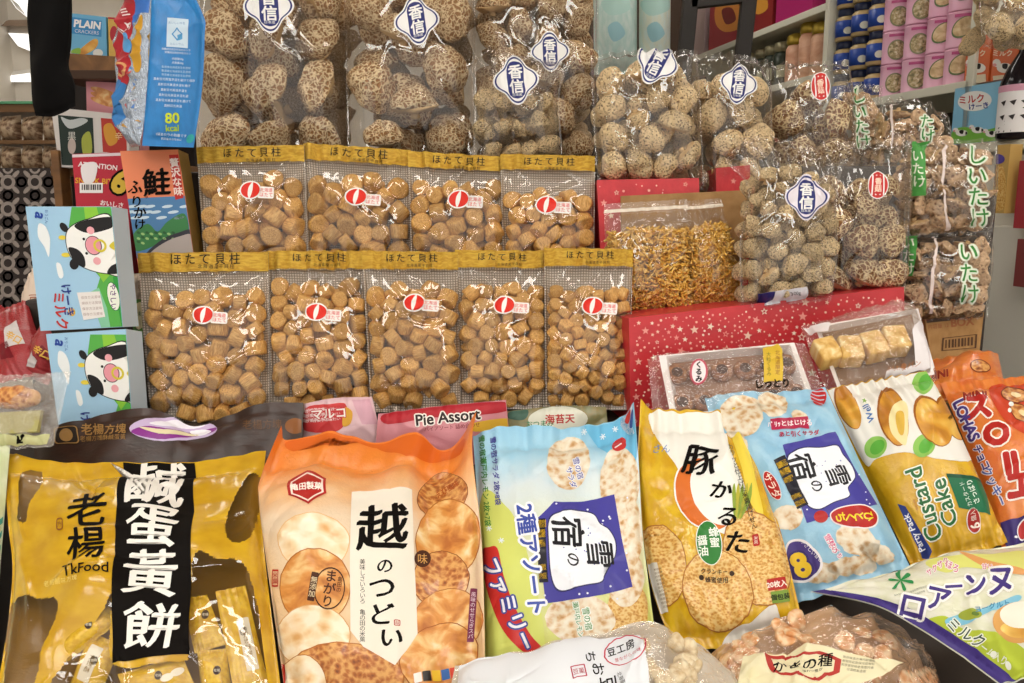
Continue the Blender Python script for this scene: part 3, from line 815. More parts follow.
def mush_bag(where, top, bot, Y, kind, rpx, seed, rng, T=.05, sticker=None, film_=None, left=None, right=None, v0=.05, v1=.98, gather=.008, m=(.02, .02, .05, .03), dens=1.0, extra=None, crease=16, word='dried flower mushrooms', u0=.03, u1=.97, lump=.004, deep=2, face=.62, ph=.004, name='mushroom_bag'):
    t = Thing(name, 'clear bag of %s, %s' % (word, where), 'bag', 'mushroom bags')
    s = Surf(t, top, bot, left, right, Y=Y, T=T, nu=90, nv=90, m=m, p=.34, gather=gather, lump=lump, crease=crease, cr_h=ph, seed=seed, part='film', gfreq=8)
    s.front(film_ or M_MFILM, 'film'); s.back(M_MFILM, .03, 'film')
    t.plabel['film'] = 'clear crinkled film'
    if sticker:
        (redtag if sticker[0] == 'red' else koshin)(s, *sticker[1:])
    if extra: extra(s)
    r = rpx * (Y[0] + Y[2]) / 2 / FPX
    if rpx: fill(s, 'dried_mushroom', MUSH[kind], r, {'big': 'cracked dried mushroom', 'net': 'net-patterned dried mushroom', 'small': 'small speckled dried mushroom', 'flat': 'pale thin dried mushroom cap'}[kind] + ' in the bag ' + where,
         'dried mushrooms in the bag ' + where, rng, v0=v0, v1=v1, seed=seed, dens=dens, jit=.16, u0=u0, u1=u1, deep=deep, face=face, top=.03)
    t.finish(); return s
mush_bag('beside the blue milk packet', [(196, -70), (345, -70)], [(197, 166), (350, 166)], (1.68, 1.68, 1.60, 1.60), 'big', 23, 21, 1.5, T=.095, deep=3, dens=.95, sticker=('b', 270, 8, 1.08, -4), v0=.0)
mush_bag('second from the blue milk packet', [(342, -60), (475, -60)], [(349, 168), (476, 168)], (1.68, 1.68, 1.60, 1.60), 'big', 23, 22, 1.5, T=.095, deep=3, dens=.95, sticker=('b', 417, 22, 1.0, -8), v0=.0)
mush_bag('tall one behind the small white-necked bag', [(470, -70), (600, -70)], [(474, 168), (597, 168)], (1.76, 1.76, 1.68, 1.68), 'big', 16, 23, 1.6, T=.08, deep=3, dens=.95, sticker=('b', 550, 52, .85, -2), v0=.0)
mush_bag('small one in front of a taller bag', [(466, 66), (490, 50), (530, 58), (575, 62)], [(472, 167), (563, 166)], (1.54, 1.54, 1.53, 1.53), 'small', 10.5, 24, 1.5, T=.045, sticker=('b', 516, 81, 1.0, -6), v0=.33, m=(.03, .03, .03, .03), left=[(466, 66), (475, 90), (472, 167)], right=[(575, 62), (560, 90), (563, 166)])
mush_bag('on the small red box', [(590, 56), (640, 50), (698, 50)], [(597, 182), (704, 186)], (1.46, 1.46, 1.42, 1.42), 'small', 14, 25, 1.4, T=.055, sticker=('b', 657, 62, .95, 28), v0=.08)
mush_bag('above the small dotted red box', [(687, 58), (730, 53), (769, 62)], [(699, 190), (775, 190)], (1.50, 1.50, 1.46, 1.46), 'small', 14.5, 26, 1.45, T=.055, sticker=('b', 738, 84, .85, 8), v0=.12)
mush_bag('upper one of two with red stickers', [(763, 64), (850, 60)], [(768, 175), (856, 172)], (1.56, 1.56, 1.52, 1.52), 'net', 17.5, 27, 1.5, T=.055, sticker=('red', 818, 89, 1.0, -6), v0=.1)
def m8x(s):
    wh = ink('eceaf0', .4); s.poly([(757, 294), (806, 287), (805, 299), (760, 307)], wh, 3, 'base_label'); s.poly([(757, 294), (775, 291.5), (772, 300), (760, 306)], ink('35306e'), 4, 'base_label')
    s.text('300g', 796, 294, 5, M_BLACK, ang=-7, lay=5, part='base_label')
s8 = mush_bag('with a lilac sticker, beside the yellow shreds', [(724, 162), (738, 146), (765, 136), (800, 148), (842, 163)], [(740, 309), (834, 300)], (1.28, 1.28, 1.235, 1.235), 'small', 10.2, 28, 1.2, T=.05, sticker=('b', 808, 196, .95, 2, LILAC), v0=.17, dens=1.0,
    left=[(724, 162), (748, 190), (740, 240), (740, 309)], right=[(842, 163), (836, 200), (838, 250), (834, 300)], extra=m8x, gather=.014, m=(.03, .03, .02, .03))
mush_bag('lower one of two with red stickers', [(800, 146), (860, 141), (913, 141)], [(822, 302), (906, 290)], (1.36, 1.36, 1.30, 1.30), 'net', 16.5, 29, 1.32, T=.055, sticker=('red', 878, 185, 1.0, 2), v0=.2, face=.75)
GREEN = ink('3c8a3a', .35); GWH = ink('e6ecd9', .35)
def shiitake_print(band, line, word, wx, wy, sz, wtext='いたけ'):
    def f(s):
        if band:
            s.poly(band, ink('4f9a4a', .35), 3, 'print'); bx = np.mean([q[0] for q in band]); by = np.mean([q[1] for q in band])
            s.text(wtext, bx, by, sz * .62, GWH, bold=.02, vert=True, lay=4, part='print')
        if line: s.poly(line, ink('e9d9d2', .4), 3, 'print')
        s.otext(word, wx, wy, sz, GREEN, GWH, w=.06, vert=True, lay=4, part='print', shear=-.05)
        s.t.plabel['print'] = 'green lettering on the bag'
    return f
SW = 'pale shiitake with green lettering'
mush_bag('upper of two stacked by the white cabinet', [(906, 141), (996, 139)], [(903, 236), (993, 232)], (1.38, 1.38, 1.36, 1.36), 'flat', 10, 31, 1.37, T=.045, v0=.06, word=SW, face=.35, dens=1.3,
    extra=shiitake_print([(911, 142), (927, 142), (924, 196), (910, 197)], [(943, 142), (946, 142), (947, 231), (944, 231)], 'しいたけ', 979, 186, 21), name='shiitake_bag')
mush_bag('lower of two stacked by the white cabinet', [(902, 235), (994, 232)], [(899, 322), (986, 319)], (1.37, 1.37, 1.34, 1.34), 'flat', 10, 32, 1.35, T=.05, v0=.05, word=SW, face=.35, dens=1.3,
    extra=shiitake_print([(903, 236), (917, 236), (913, 276), (902, 277)], [(934, 236), (937, 236), (931, 314), (928, 314)], 'いたけ', 969, 274, 21), name='shiitake_bag')
mush_bag('lying behind two stacked shiitake bags', [(872, 118), (892, 102), (950, 118)], [(876, 150), (952, 150)], (1.58, 1.58, 1.50, 1.50), 'flat', 9, 33, 1.55, T=.03, v0=.06, word=SW, face=.35, dens=1.3,
    extra=shiitake_print(None, [(889, 106), (891, 106), (892, 147), (890, 147)], 'たけ', 927, 130, 15), name='shiitake_bag')
mush_bag('half hidden behind the upper red sticker', [(838, 80), (881, 86)], [(844, 168), (884, 168)], (1.62, 1.62, 1.58, 1.58), 'flat', 9, 34, 1.6, T=.03, v0=.06, word=SW, face=.35, dens=1.3,
    extra=shiitake_print(None, None, 'しいたけ', 862, 118, 16), name='shiitake_bag')
# ------------------------------------------------------------------ printed packets along the front
M_CRACK = noisy('golden_rice_cracker', [(0.25, '96591c'), (0.40, 'c08230'), (0.54, 'd8a24c'), (0.7, 'e8c67e')], scale=260, detail=4, rough=.4, bump=.1, vor=330, coat=.3)
M_CRACK2 = noisy('toasted_cracker', [(0.3, 'b5651f'), (0.48, 'd98f3e'), (0.62, 'ecc07c'), (0.78, 'f7e3bd')], scale=45, detail=3, rough=.4, bump=.1, coat=.3)
M_CRACKP = noisy('pale_cracker', [(0.3, 'e0a866'), (0.5, 'f2d3a4'), (0.68, 'f9e8cc')], scale=55, detail=2.5, rough=.4, bump=.1, coat=.3, vor=60)
M_CRACKW = noisy('white_glazed_cracker', [(0.28, 'b8803e'), (0.45, 'd6b080'), (0.6, 'e8d8bc'), (0.8, 'f0e8d6')], scale=130, detail=4, rough=.4, bump=.1, vor=120, coat=.3)
M_CRACKB = noisy('browned_cracker', [(0.3, '7d3f12'), (0.5, 'b8692a'), (0.7, 'dda35a')], scale=150, detail=3, rough=.4, bump=.1, vor=160, coat=.3)
M_CAKE = noisy('sponge_cake', [(0.3, 'b06a14'), (0.5, 'd99a2c'), (0.7, 'f0c860')], scale=26, detail=2, rough=.4, bump=.05, coat=.3)
K = lambda c, r=.42: ink(c, r, coat=.08)
def packet(name, label, cat, top, bot, Y, mat, fr,  T=.022, left=None, right=None, seed=0, gather=.003, lump=.003, crease=8, ch=.0022, m=(.015, .015, .07, .05), nu=64, nv=72, back=.6, p=.45, bmat=None, group=None, gf=9, windows=(), wmat=None):
    t = Thing(name, label, cat, group)
    s = Surf(t, top, bot, left, right, Y=Y, T=T, nu=nu, nv=nv, fr=fr, m=m, p=p, gather=gather, lump=lump, crease=crease, cr_h=ch, seed=seed, part='pouch', gfreq=gf)
    s.front(mat, None, windows, wmat); s.back(bmat or mat, T * back)
    return t, s
GP = 'printed snack packets leaning in the front row'
# --- yellow egg-biscuit bag -------------------------------------------------
f1 = (0, 400, 2.414)
WIN = [spline([(52, 178), (98, 172), (100, 205), (70, 250), (60, 292), (40, 285), (44, 240)], 5),
       spline([(28, 492), (100, 474), (136, 480), (138, 520), (105, 600), (95, 660), (60, 720), (10, 740)], 5),
       spline([(598, 185), (630, 190), (628, 250), (605, 330), (565, 345), (545, 320), (550, 270)], 5),
       spline([(466, 400), (530, 388), (590, 400), (622, 500), (640, 640), (640, 760), (470, 760)], 5),
       spline([(150, 640), (190, 585), (255, 510), (276, 480), (268, 632), (420, 632), (470, 640), (470, 770), (120, 770)], 5)]
t, s = packet('biscuit_bag', 'yellow biscuit bag with a black panel of big white characters', 'bag',
    [(8, 128), (150, 150), (300, 150), (460, 150), (545, 138), (642, 122)], [(-25, 790), (690, 790)], (1.05, 1.06, .78, .78),
    foil('d6a91c', rough=.24, coat=.5, wr=.1, scale=22, col2='c4940f'), f1, T=.045, left=[(8, 128), (20, 300), (30, 420), (10, 600), (-25, 790)], right=[(642, 122), (630, 250), (645, 430), (690, 790)],
    seed=3, crease=18, ch=.005, lump=.005, gather=.002, group=GP, nu=130, nv=140, windows=WIN, wmat=film('amber', veil=.03, tint='d8a830', wr=.2, scale=12), bmat=foil('8a6214', rough=.35, coat=.2))
brn = K('7c4d16'); dk = K('3a2410'); yl2 = K('b98a14')
YS = s; M_SACH = foil('e2b92c', rough=.26, coat=.5, wr=.1, scale=30, col2='cf9f18')
def sachet(where, pts, dep, lab=None, word=None, ang=0, dots=()):
    pts = np.array(pts, float); q = pts / f1[2] + np.array(f1[:2]); uv = YS.inv(q)
    Yc = (YS.samp(YS.flat, uv) + YS.n * (YS.T * YS.samp(YS.prof[..., None], uv) - dep))[:, 1]
    th = Thing('biscuit_sachet', 'yellow biscuit sachet inside the yellow bag, ' + where, 'sachet', 'biscuit sachets in the yellow bag')
    f = Surf(th, [tuple(pts[0]), tuple(pts[1])], [tuple(pts[3]), tuple(pts[2])], Y=tuple(Yc), T=.009, nu=24, nv=30, fr=f1, m=(.03, .03, .05, .05), p=.5, gather=.001, lump=.0012, seed=len(where), part='wrapper')
    f.front(M_SACH); f.back(M_SACH, .005)
    c = pts.mean(0)
    if lab: f.poly(rrect(c[0] + lab[0], c[1] + lab[1], lab[2], lab[3], ang, .12), K('e6dcc6'), 2, 'label'); th.plabel['label'] = 'white printed label'
    if word: f.text(word, c[0] + lab[0], c[1] + lab[1], min(lab[2:]) * .52, K('8a6a2a'), ang=ang, vert=lab[3] > lab[2], lay=3, part='label')
    for x, y in dots: f.poly(ell(x, y, 17, 9, -20), K('efe6d2'), 2, 'label')
    f.poly(ell(c[0] + 6, c[1] - 22, 9, 11, 20), K('3a2418'), 2); f.text('老楊', c[0] + 6, c[1] - 22, 8, K('f0e6cc'), lay=3); th.finish()
sachet('slanting up to the panel', [(140, 588), (262, 498), (282, 540), (158, 634)], .012)
sachet('with a white label left of the panel', [(216, 560), (292, 590), (230, 740), (160, 710)], .020, (-4, -14, 30, 92), '方塊酥', 24)
sachet('crossing below the panel', [(285, 662), (440, 618), (470, 690), (318, 770)], .010, None, None, 0, ((405, 668), (430, 655)))
sachet('just right of the panel', [(440, 480), (500, 470), (545, 590), (470, 612)], .022)
sachet('with a long white label', [(520, 462), (592, 448), (650, 690), (566, 712)], .010, (16, 10, 30, 130), '方塊酥餅', -12)
sachet('lowest at the right', [(476, 606), (545, 600), (565, 740), (490, 750)], .016)
blk = ink('120e0b', .55, spec=.06)
s.poly([(298, 146), (385, 146), (470, 152), (464, 380), (457, 614), (360, 620), (267, 630), (280, 400)], blk, 3, 'title_panel')
wch = K('f4efe6', .4)
for ch, x, y, z in (('鹹', 380, 206, 118), ('蛋', 372, 312, 104), ('黃', 365, 418, 112), ('餅', 366, 543, 118)):
    s.text(ch, x, y, z, wch, ang=1.5, bold=.006, lay=5, sx=1.2, shear=.10, part='title_panel', rough=.010)
t.plabel['title_panel'] = 'black panel with large white brushed characters'; t.plabel['window'] = 'clear windows showing yellow sachets'
for ch, x, y, z in (('老', 216, 272, 88), ('楊', 212, 355, 82)):
    s.text(ch, x, y, z, blk, ang=-4, bold=.002, lay=3, shear=.12, rough=.010, sx=1.15)
s.ring(rrect(149, 307, 17, 30, 0, .4), .78, K('8a4a16'), 3); s.text('方', 149, 307, 15, K('8a4a16'), lay=3)
s.text('TkFood', 213, 418, 37, blk, ang=-2, bold=.012, lay=3)
s.text('老楊鹹味方塊', 150, 442, 15, K('f6dd72'), spacing=1.1, lay=3)
s.poly([(10, 122), (150, 140), (300, 138), (300, 150), (150, 152), (10, 132)], yl2, 1)
s.poly(ell(100, 133, 25, 8, 4), K('6b4718'), 3); s.poly(ell(102, 134, 17, 5, 4), K('b98a3c'), 4); s.text('老楊', 188, 134, 27, K('5d3b12'), lay=3, spacing=1.4, ang=2)
t.finish()
# --- brown bag behind it ----------------------------------------------------
t, s = packet('biscuit_bag', 'dark brown biscuit bag with a purple oval window, behind the yellow bag', 'bag',
    [(34, 441), (53, 426), (84, 420), (110, 412), (137, 409), (163, 411), (188, 425), (204, 425), (229, 415), (260, 404), (303, 402)], [(36, 560), (300, 560)], (1.13, 1.13, .99, .99),
    foil('34180a', rough=.38, coat=.1, wr=.1, col2='281206'), (0, 0, 1), T=.012, seed=8, gather=.002, crease=4, group=GP)
gd = K('9a7440')
s.poly(rrect(66, 435, 26, 17, -2, .2), K('1e130d'), 2); s.ring(rrect(66, 435, 25, 16, -2, .2), .9, gd, 3); s.poly(ell(66, 435, 7, 6), gd, 3)
s.text('老楊方塊', 104, 429, 11.5, gd, bold=.02, lay=2); s.text('老楊方塊酥鹹蛋黃', 103, 438, 6, gd, lay=2); s.text('老楊方塊', 262, 424, 10, K('6d4a2c'), lay=2)
s.poly(ell(174, 430, 44, 13, 1), K('cbb6d8'), 2, 'window'); s.poly(spline([(132, 432), (150, 427), (185, 433), (216, 428), (210, 435), (175, 441), (145, 438)], 4), K('8a2f8c'), 3, 'window')
s.poly(spline([(150, 424), (175, 420), (205, 424), (196, 429), (170, 428)], 4), K('f0ebf4'), 3, 'window'); s.poly(spline([(140, 428), (165, 431), (200, 436), (190, 438), (160, 435)], 4), K('e6d9b0'), 4, 'window')
s.poly(spline([(190, 432), (206, 430), (212, 433), (200, 438)], 4), K('f4f0f6'), 4, 'window')
s.poly(ell(315 - 20, 426, 10, 8), K('8a5428'), 2)
t.plabel['window'] = 'oval window showing purple and white wrappers'
t.finish()
# --- orange rice cracker bag ---------------------------------------------------
f3 = (240, 400, 2.412)
t, s = packet('cracker_bag', 'orange and cream rice cracker bag with a red hexagon logo', 'bag',
    [(99, 60), (112, 98), (200, 78), (262, 84), (335, 104), (420, 78), (500, 122), (570, 32)], [(118, 770), (590, 770)], (1.07, 1.075, .80, .80),
    vgrad('orange_to_cream', [(0.0, 'e46c12'), (0.16, 'ea852a'), (0.33, 'efba84'), (0.45, 'ecd2b2'), (0.75, 'eac99c'), (1.0, 'e2ab6c')], wr=.2), f3, T=.05,
    left=[(99, 60), (52, 180), (45, 240), (68, 420), (100, 640), (118, 770)], right=[(570, 32), (560, 120), (582, 330), (590, 560), (590, 770)], seed=14, gather=.004, crease=10, ch=.004, lump=.004, m=(.02, .02, .12, .04), group=GP)
s.poly(spline([(112, 104), (200, 84), (262, 90), (335, 108), (420, 84), (498, 128), (540, 90), (530, 130), (470, 150), (330, 118), (255, 96), (190, 100), (130, 125)], 4), K('d9651a'), 1)
red = K('b5231d'); ora = K('d9702a')
def crk(x, y, rx, ry, ang, mat, lay=2, sd=0, rim='b06a2a'):
    s.poly(wob(ell(x, y, rx * 1.03, ry * 1.03, ang, 36), rx * .015, sd), K(rim), lay); s.poly(wob(ell(x, y, rx, ry, ang, 36), rx * .015, sd), mat, lay + .5)
crk(180, 345, 84, 66, 0, M_CRACKP, 1, 1, 'e6b880'); crk(182, 452, 84, 90, 8, M_CRACK2, 2, 2); crk(178, 572, 88, 76, 4, M_CRACKP, 3, 3, 'd8a468')
crk(488, 228, 62, 48, -25, M_CRACKB, 1, 4, '8a4a1c'); crk(502, 335, 76, 96, 10, M_CRACK2, 2, 5); crk(484, 430, 68, 66, -8, M_CRACKB, 3, 6, '8a4a1c')
crk(498, 535, 88, 78, -20, M_CRACK2, 4, 7); crk(480, 620, 96, 78, -25, M_CRACK2, 5, 8, 'a0551c'); crk(256, 672, 140, 80, 4, M_CRACKB, 4, 9); crk(150, 690, 60, 70, 0, M_CRACKP, 5, 10)
s.poly([(270, 222), (345, 214), (415, 216), (420, 390), (427, 560), (402, 600), (375, 642), (336, 618), (300, 600), (268, 560), (266, 400)], K('efe5d4'), 6, 'title_panel')
for ch, x, y, z in (('越', 344, 308, 118), ('の', 350, 403, 38), ('つ', 342, 455, 62), ('ど', 345, 515, 58), ('い', 366, 572, 56)):
    s.text(ch, x, y, z, blk, ang=-4, bold=.008, lay=7, shear=.1, part='title_panel', rough=.012, sx=1.08)
s.text('美味しさいろいろ 亀の田の米菓', 297, 488, 14.5, blk, vert=True, lay=7, part='title_panel', line=.92)
s.ring(rrect(378, 534, 15, 15), .75, red, 7, 'title_panel'); s.text('越', 378, 534, 10, red, lay=7, part='title_panel')
t.plabel['title_panel'] = 'cream panel with black brushed characters'
hexa = np.array([(163, 172), (208, 190), (210, 228), (168, 258), (120, 236), (116, 196)])
s.poly(hexa, red, 3, 'logo'); c0 = hexa.mean(0); s.poly(c0 + (hexa - c0) * .86, K('f8e9dc'), 4, 'logo'); s.poly(c0 + (hexa - c0) * .76, red, 5, 'logo')
s.text('亀田製菓', 163, 214, 19, K('fbeee2'), ang=-2, bold=.03, lay=6, part='logo'); t.plabel['logo'] = 'red hexagon logo'
bro = K('4a2411')
s.ring(ell(216, 455, 38, 52, 6), .93, bro, 6); s.text('まがり', 216, 455, 31, bro, ang=8, bold=.02, vert=True, lay=6); s.text('亀田の', 240, 445, 13, bro, ang=8, vert=True, lay=6); s.poly(rrect(176, 450, 17, 70, 10, .1), bro, 6); s.text('無添加', 176, 450, 17, K('f0d9b0'), ang=10, vert=True, lay=7)
s.poly(rrect(560, 520, 17, 128, 4, .1), K('7c2f4e'), 7); s.text('風味のせせらぎスパ', 560, 520, 12.5, K('f0d6e0'), ang=4, vert=True, lay=8)
s.text('えび風味', 500, 215, 16, K('b5551d'), ang=-35, lay=5, bold=.02); s.poly(ell(440, 380, 20, 20), bro, 5); s.text('味', 440, 380, 26, K('d9a45a'), lay=6)
s.ring(rrect(86, 432, 15, 40, 3, .1), .8, red, 6); s.text('米菓', 86, 432, 14, red, vert=True, lay=6)
for k, c in enumerate(('f5e9e2', '2a2623', 'f0c23a', '3a66a8', 'd6452c')):
    s.poly(rrect(430 + 22 * k, 672 - 3 * k, 20, 26, -8, .1), K(c), 8)
s.text('個包装 12個', 480, 700, 22, blk, ang=-6, lay=9)
s.poly(rrect(96, 668, 18, 60, 8, .1), K('d23a24'), 8); s.text('おいしい', 96, 668, 15, K('fbeee2'), ang=8, vert=True, lay=9)
t.finish()
# --- snow-house family packet ---------------------------------------------------
f4 = (460, 400, 2.415)
def house(s, panel, roof, wins, chars, part='title_panel', dots=24, seed=1):
    nb = K('46419a'); s.poly(panel, nb, 3, part)
    rs = np.random.RandomState(seed); P_ = np.array(panel)
    lo, hi = P_.min(0), P_.max(0)
    for k in range(dots):
        x, y = rs.uniform(lo + 8, hi - 8); s.poly(ell(x, y, 2.6, 2.6, 0, 10), K('e9ecf8'), 3.4, part)
    s.poly(roof, K('30305f'), 4, part); c = np.mean(roof, 0); s.poly(c + (np.array(roof) - c) * .965, K('f2f4fa'), 4.5, part)
    for k in range(14):
        x, y = rs.uniform(c - 55, c + 55); s.poly(ell(x, y, 1.8, 1.8, 0, 8), K('5a62b0'), 4.8, part)
    for q, cc in wins: s.poly(q, K(cc), 5, part)
    for ch, x, y, z, a in chars: s.text(ch, x, y, z, K('17151c'), ang=a, bold=.004, lay=6, part=part, rough=.010, shear=.06)
    s.t.plabel[part] = 'blue-violet panel with a white house shape and black characters'
t, s = packet('cracker_bag', 'pale blue and lime cracker bag with a red curved band', 'bag',
    [(30, 85), (120, 62), (250, 66), (352, 56), (395, 35), (420, 8)], [(58, 740), (478, 690)], (1.075, 1.075, .83, .84),
    vgrad('sky_to_lime', [(0.0, '7fbfe0'), (0.2, 'a6d4ea'), (0.32, 'd9e6ea'), (0.55, 'e4e6c8'), (0.75, 'd6d982'), (1.0, 'c9cc55')], wr=.2), f4, T=.04,
    left=[(30, 85), (42, 250), (50, 420), (54, 600), (58, 740)], right=[(420, 8), (432, 160), (442, 330), (470, 560), (478, 690)], seed=23, gather=.004, crease=12, ch=.004, lump=.0035, m=(.02, .02, .09, .04), group=GP)
def crk4(x, y, rx, ry, a, mat, l, sd): s.poly(wob(ell(x, y, rx, ry, a, 34), rx * .03, sd), mat, l)
s.poly(spline([(48, 250), (110, 255), (150, 330), (190, 480), (205, 600), (180, 690), (56, 720)], 6), K('d3da70'), 1)
s.poly(spline([(300, 60), (352, 60), (412, 30), (425, 150), (380, 140), (330, 110)], 6), K('6cb9de'), 1)
crk4(262, 150, 52, 62, 10, M_CRACKW, 2, 1); crk4(385, 200, 48, 90, 0, M_CRACKW, 1.5, 2); crk4(404, 310, 38, 90, -6, M_CRACKW, 2, 3); crk4(290, 530, 84, 60, 4, M_CRACKW, 2, 4); crk4(405, 510, 50, 75, 0, M_CRACK, 1.8, 5); crk4(400, 430, 45, 70, 0, M_CRACKW, 1.9, 6)
house(s, [(228, 246), (300, 238), (372, 224), (392, 340), (417, 452), (310, 478), (207, 492), (196, 390), (188, 285)],
      spline([(214, 288), (245, 268), (285, 262), (322, 268), (338, 292), (362, 310), (378, 345), (374, 385), (350, 410), (345, 440), (300, 452), (245, 466), (222, 440), (214, 360)], 5),
      [(rrect(199, 365, 22, 156, -3, 0.02), '1d1a26'), (rrect(199, 300, 18, 20, -3, 0), 'f2c12e'), (rrect(198, 325, 18, 20, -3, 0), 'f2c12e'), (rrect(198, 350, 18, 18, -3, 0), 'f2c12e'), (rrect(200, 408, 18, 14, -3, 0), 'f2c12e'), (rrect(201, 428, 18, 14, -3, 0), 'f2c12e')],
      [('宿', 262, 320, 82, 86), ('の', 274, 390, 36, 86), ('雪', 338, 374, 72, 84)], seed=4)
s.poly(spline([(52, 372), (72, 358), (92, 362), (108, 430), (135, 505), (172, 570), (198, 602), (165, 614), (130, 590), (95, 540), (66, 460)], 5), K('c8302c'), 4, 'red_band')
s.otext('ファミリー', 118, 498, 48, K('f4f2f8'), K('3a4a9c'), w=.05, ang=66, lay=5, part='red_band', bold=.03, spacing=.98)
t.plabel['red_band'] = 'red curved band with white lettering'
s.otext('2種アソート', 172, 384, 50, K('3b4fa8'), K('f6f8fb'), w=.07, ang=83, lay=5, bold=.03)
s.text('雪の宿サラダ 2枚×8袋', 86, 172, 16.5, K('4c4aa0'), ang=86, bold=.02, lay=3); s.text('雪の宿瀬戸内レモン 2枚×7袋', 60, 196, 17, K('3f8a3c'), ang=86, bold=.02, lay=3)
s.otext('雪の宿', 285, 162, 17, K('4c4aa0'), K('f3f3f6'), w=.06, ang=75, lay=4); s.otext('サラダ', 268, 182, 17, K('4c4aa0'), K('f3f3f6'), w=.06, ang=75, lay=4)
s.otext('雪の宿', 308, 530, 19, K('3f8a3c'), K('f3f6ee'), w=.08, ang=80, lay=4); s.otext('瀬戸内レモン', 286, 532, 15, K('3f8a3c'), K('f3f6ee'), w=.08, ang=80, lay=4)
s.poly(ell(384, 108, 18, 13, -30), K('c9302c'), 3); s.poly(ell(392, 98, 9, 7, -30), K('c9302c'), 4); s.poly(rrect(382, 110, 20, 3, -30), K('f3e6e2'), 5)
for k, (x, y) in enumerate([(345, 90), (375, 70), (300, 80), (100, 340), (70, 310)]):
    for a in (0, 60, 120): s.poly(rrect(x, y, 15, 2.4, a + 10, .3), K('e8f2f8'), 2)
s.poly(spline([(388, 62), (400, 20), (416, 14), (412, 50), (420, 84)], 5), K('e9edf3'), 1); s.poly(spline([(398, 50), (405, 26), (412, 26), (408, 52)], 5), K('c43a35'), 2); s.poly(spline([(409, 60), (414, 30), (418, 30), (416, 66)], 5), K('39549e'), 2)
t.finish()
# --- gold cracker bag -----------------------------------------------------------
f5 = (620, 390, 2.332)
t, s = packet('cracker_bag', 'glossy gold cracker bag with a green oval and three big crackers', 'bag',
    [(48, 20), (72, 42), (150, 46), (230, 50), (280, 40), (298, 44)], [(130, 600), (240, 604), (330, 586), (430, 556)], (1.085, 1.08, .86, .87),
    foil('e2b824', rough=.22, coat=.5, wr=.15, col2='d2a016'), f5, T=.04,
    left=[(48, 20), (42, 200), (62, 400), (92, 520), (130, 600)], right=[(298, 44), (325, 180), (372, 320), (405, 450), (430, 556)], seed=31, gather=.004, crease=12, ch=.004, lump=.004, m=(.02, .02, .10, .06), group=GP)
s.poly(spline([(70, 52), (150, 54), (235, 58), (255, 130), (285, 200), (300, 270), (260, 330), (205, 310), (160, 240), (130, 170), (85, 110)], 6), K('f3f0e6'), 1)
s.poly(spline([(250, 58), (280, 60), (310, 180), (335, 290), (305, 260), (285, 180)], 6), K('ecd24a'), 1)
cres = ell(200, 240, 70, 92, -24, 40); inn = ell(222, 236, 52, 80, -24, 40)
s.poly(cres, K('f7f3ea'), 2); s.poly(ell(200, 240, 66, 88, -24, 40), K('d9702a'), 3); s.poly(inn, K('f6f4ec'), 4)
for x, y, rx, ry, a, l in ((92, 412, 62, 96, -8, 5), (320, 392, 74, 112, -18, 6), (228, 468, 82, 96, -10, 7)):
    s.poly(wob(ell(x, y, rx * 1.03, ry * 1.03, a, 40), 2, l), K('a8651c'), l); s.poly(wob(ell(x, y, rx, ry, a, 40), 2, l), M_CRACK, l + .5)
s.poly(spline([(262, 560), (300, 545), (355, 500), (370, 520), (372, 560), (310, 590), (240, 598)], 6), K('eae6de'), 5)
for ch, x, y, z, a in (('豚', 188, 162, 74, 8), ('か', 238, 230, 48, 12), ('る', 252, 292, 50, 6), ('た', 276, 350, 58, 4)):
    s.text(ch, x, y, z, blk, ang=a, bold=.01, lay=9, shear=.1, part='title', rough=.012, sx=1.1)
t.plabel['title'] = 'black brushed title characters'
s.text('カラッと仕上げた米醤揚げせん', 286, 222, 15, K('2b2113'), ang=-17, vert=True, lay=9, line=.98, bold=.01); s.poly(rrect(318, 347, 15, 28, -8, .2), red, 9); s.text('米菓', 318, 347, 10, K('f6dfd0'), vert=True, lay=10)
s.poly(ell(208, 356, 31, 54, -6), K('f2f5ea'), 9, 'oval'); s.poly(ell(208, 356, 29, 52, -6), K('2f7d33'), 10, 'oval'); s.text('蜂蜜', 220, 342, 25, K('f2f5ea'), ang=-5, vert=True, lay=11, bold=.02, part='oval'); s.text('醤油', 193, 364, 25, K('f2f5ea'), ang=-5, vert=True, lay=11, bold=.02, part='oval'); t.plabel['oval'] = 'green oval with white characters'
s.text('クランキー', 220, 422, 13, K('3a2410'), ang=-2, lay=9, bold=.02); s.text('蜂蜜使用', 226, 440, 14, K('3a2410'), ang=-2, lay=9, bold=.02); s.poly(ell(190, 437, 6, 6), K('3a2410'), 9); s.poly(ell(262, 425, 6, 6), K('3a2410'), 9)
s.poly(rrect(366, 452, 44, 28, -8, .05), K('b5281f'), 9); s.text('20枚入', 366, 452, 16, K('fbeee2'), ang=-8, lay=10, bold=.03); s.poly(rrect(374, 482, 42, 28, -8, .05), K('7d9a3a'), 9); s.text('個包装', 374, 482, 15, K('18220e'), ang=-8, lay=10, bold=.03)
s.text('さん', 98, 134, 22, K('5a7fb8'), ang=-5, lay=3, shear=.3); s.poly([(60, 408), (86, 404), (112, 520), (88, 524)], K('e6e0d8'), 9); s.lines(87, 420, 24, 11, 9, K('8a6f50'), 6, ang=-12, part=None, lay=10)
for k in range(5): s.poly(spline([(268 + 3 * k, 300), (262 + 9 * k, 240), (268 + 10 * k, 215), (272 + 8 * k, 260)], 3), K('b9b23a' if k % 2 else '8fa53a'), 8)
t.finish()
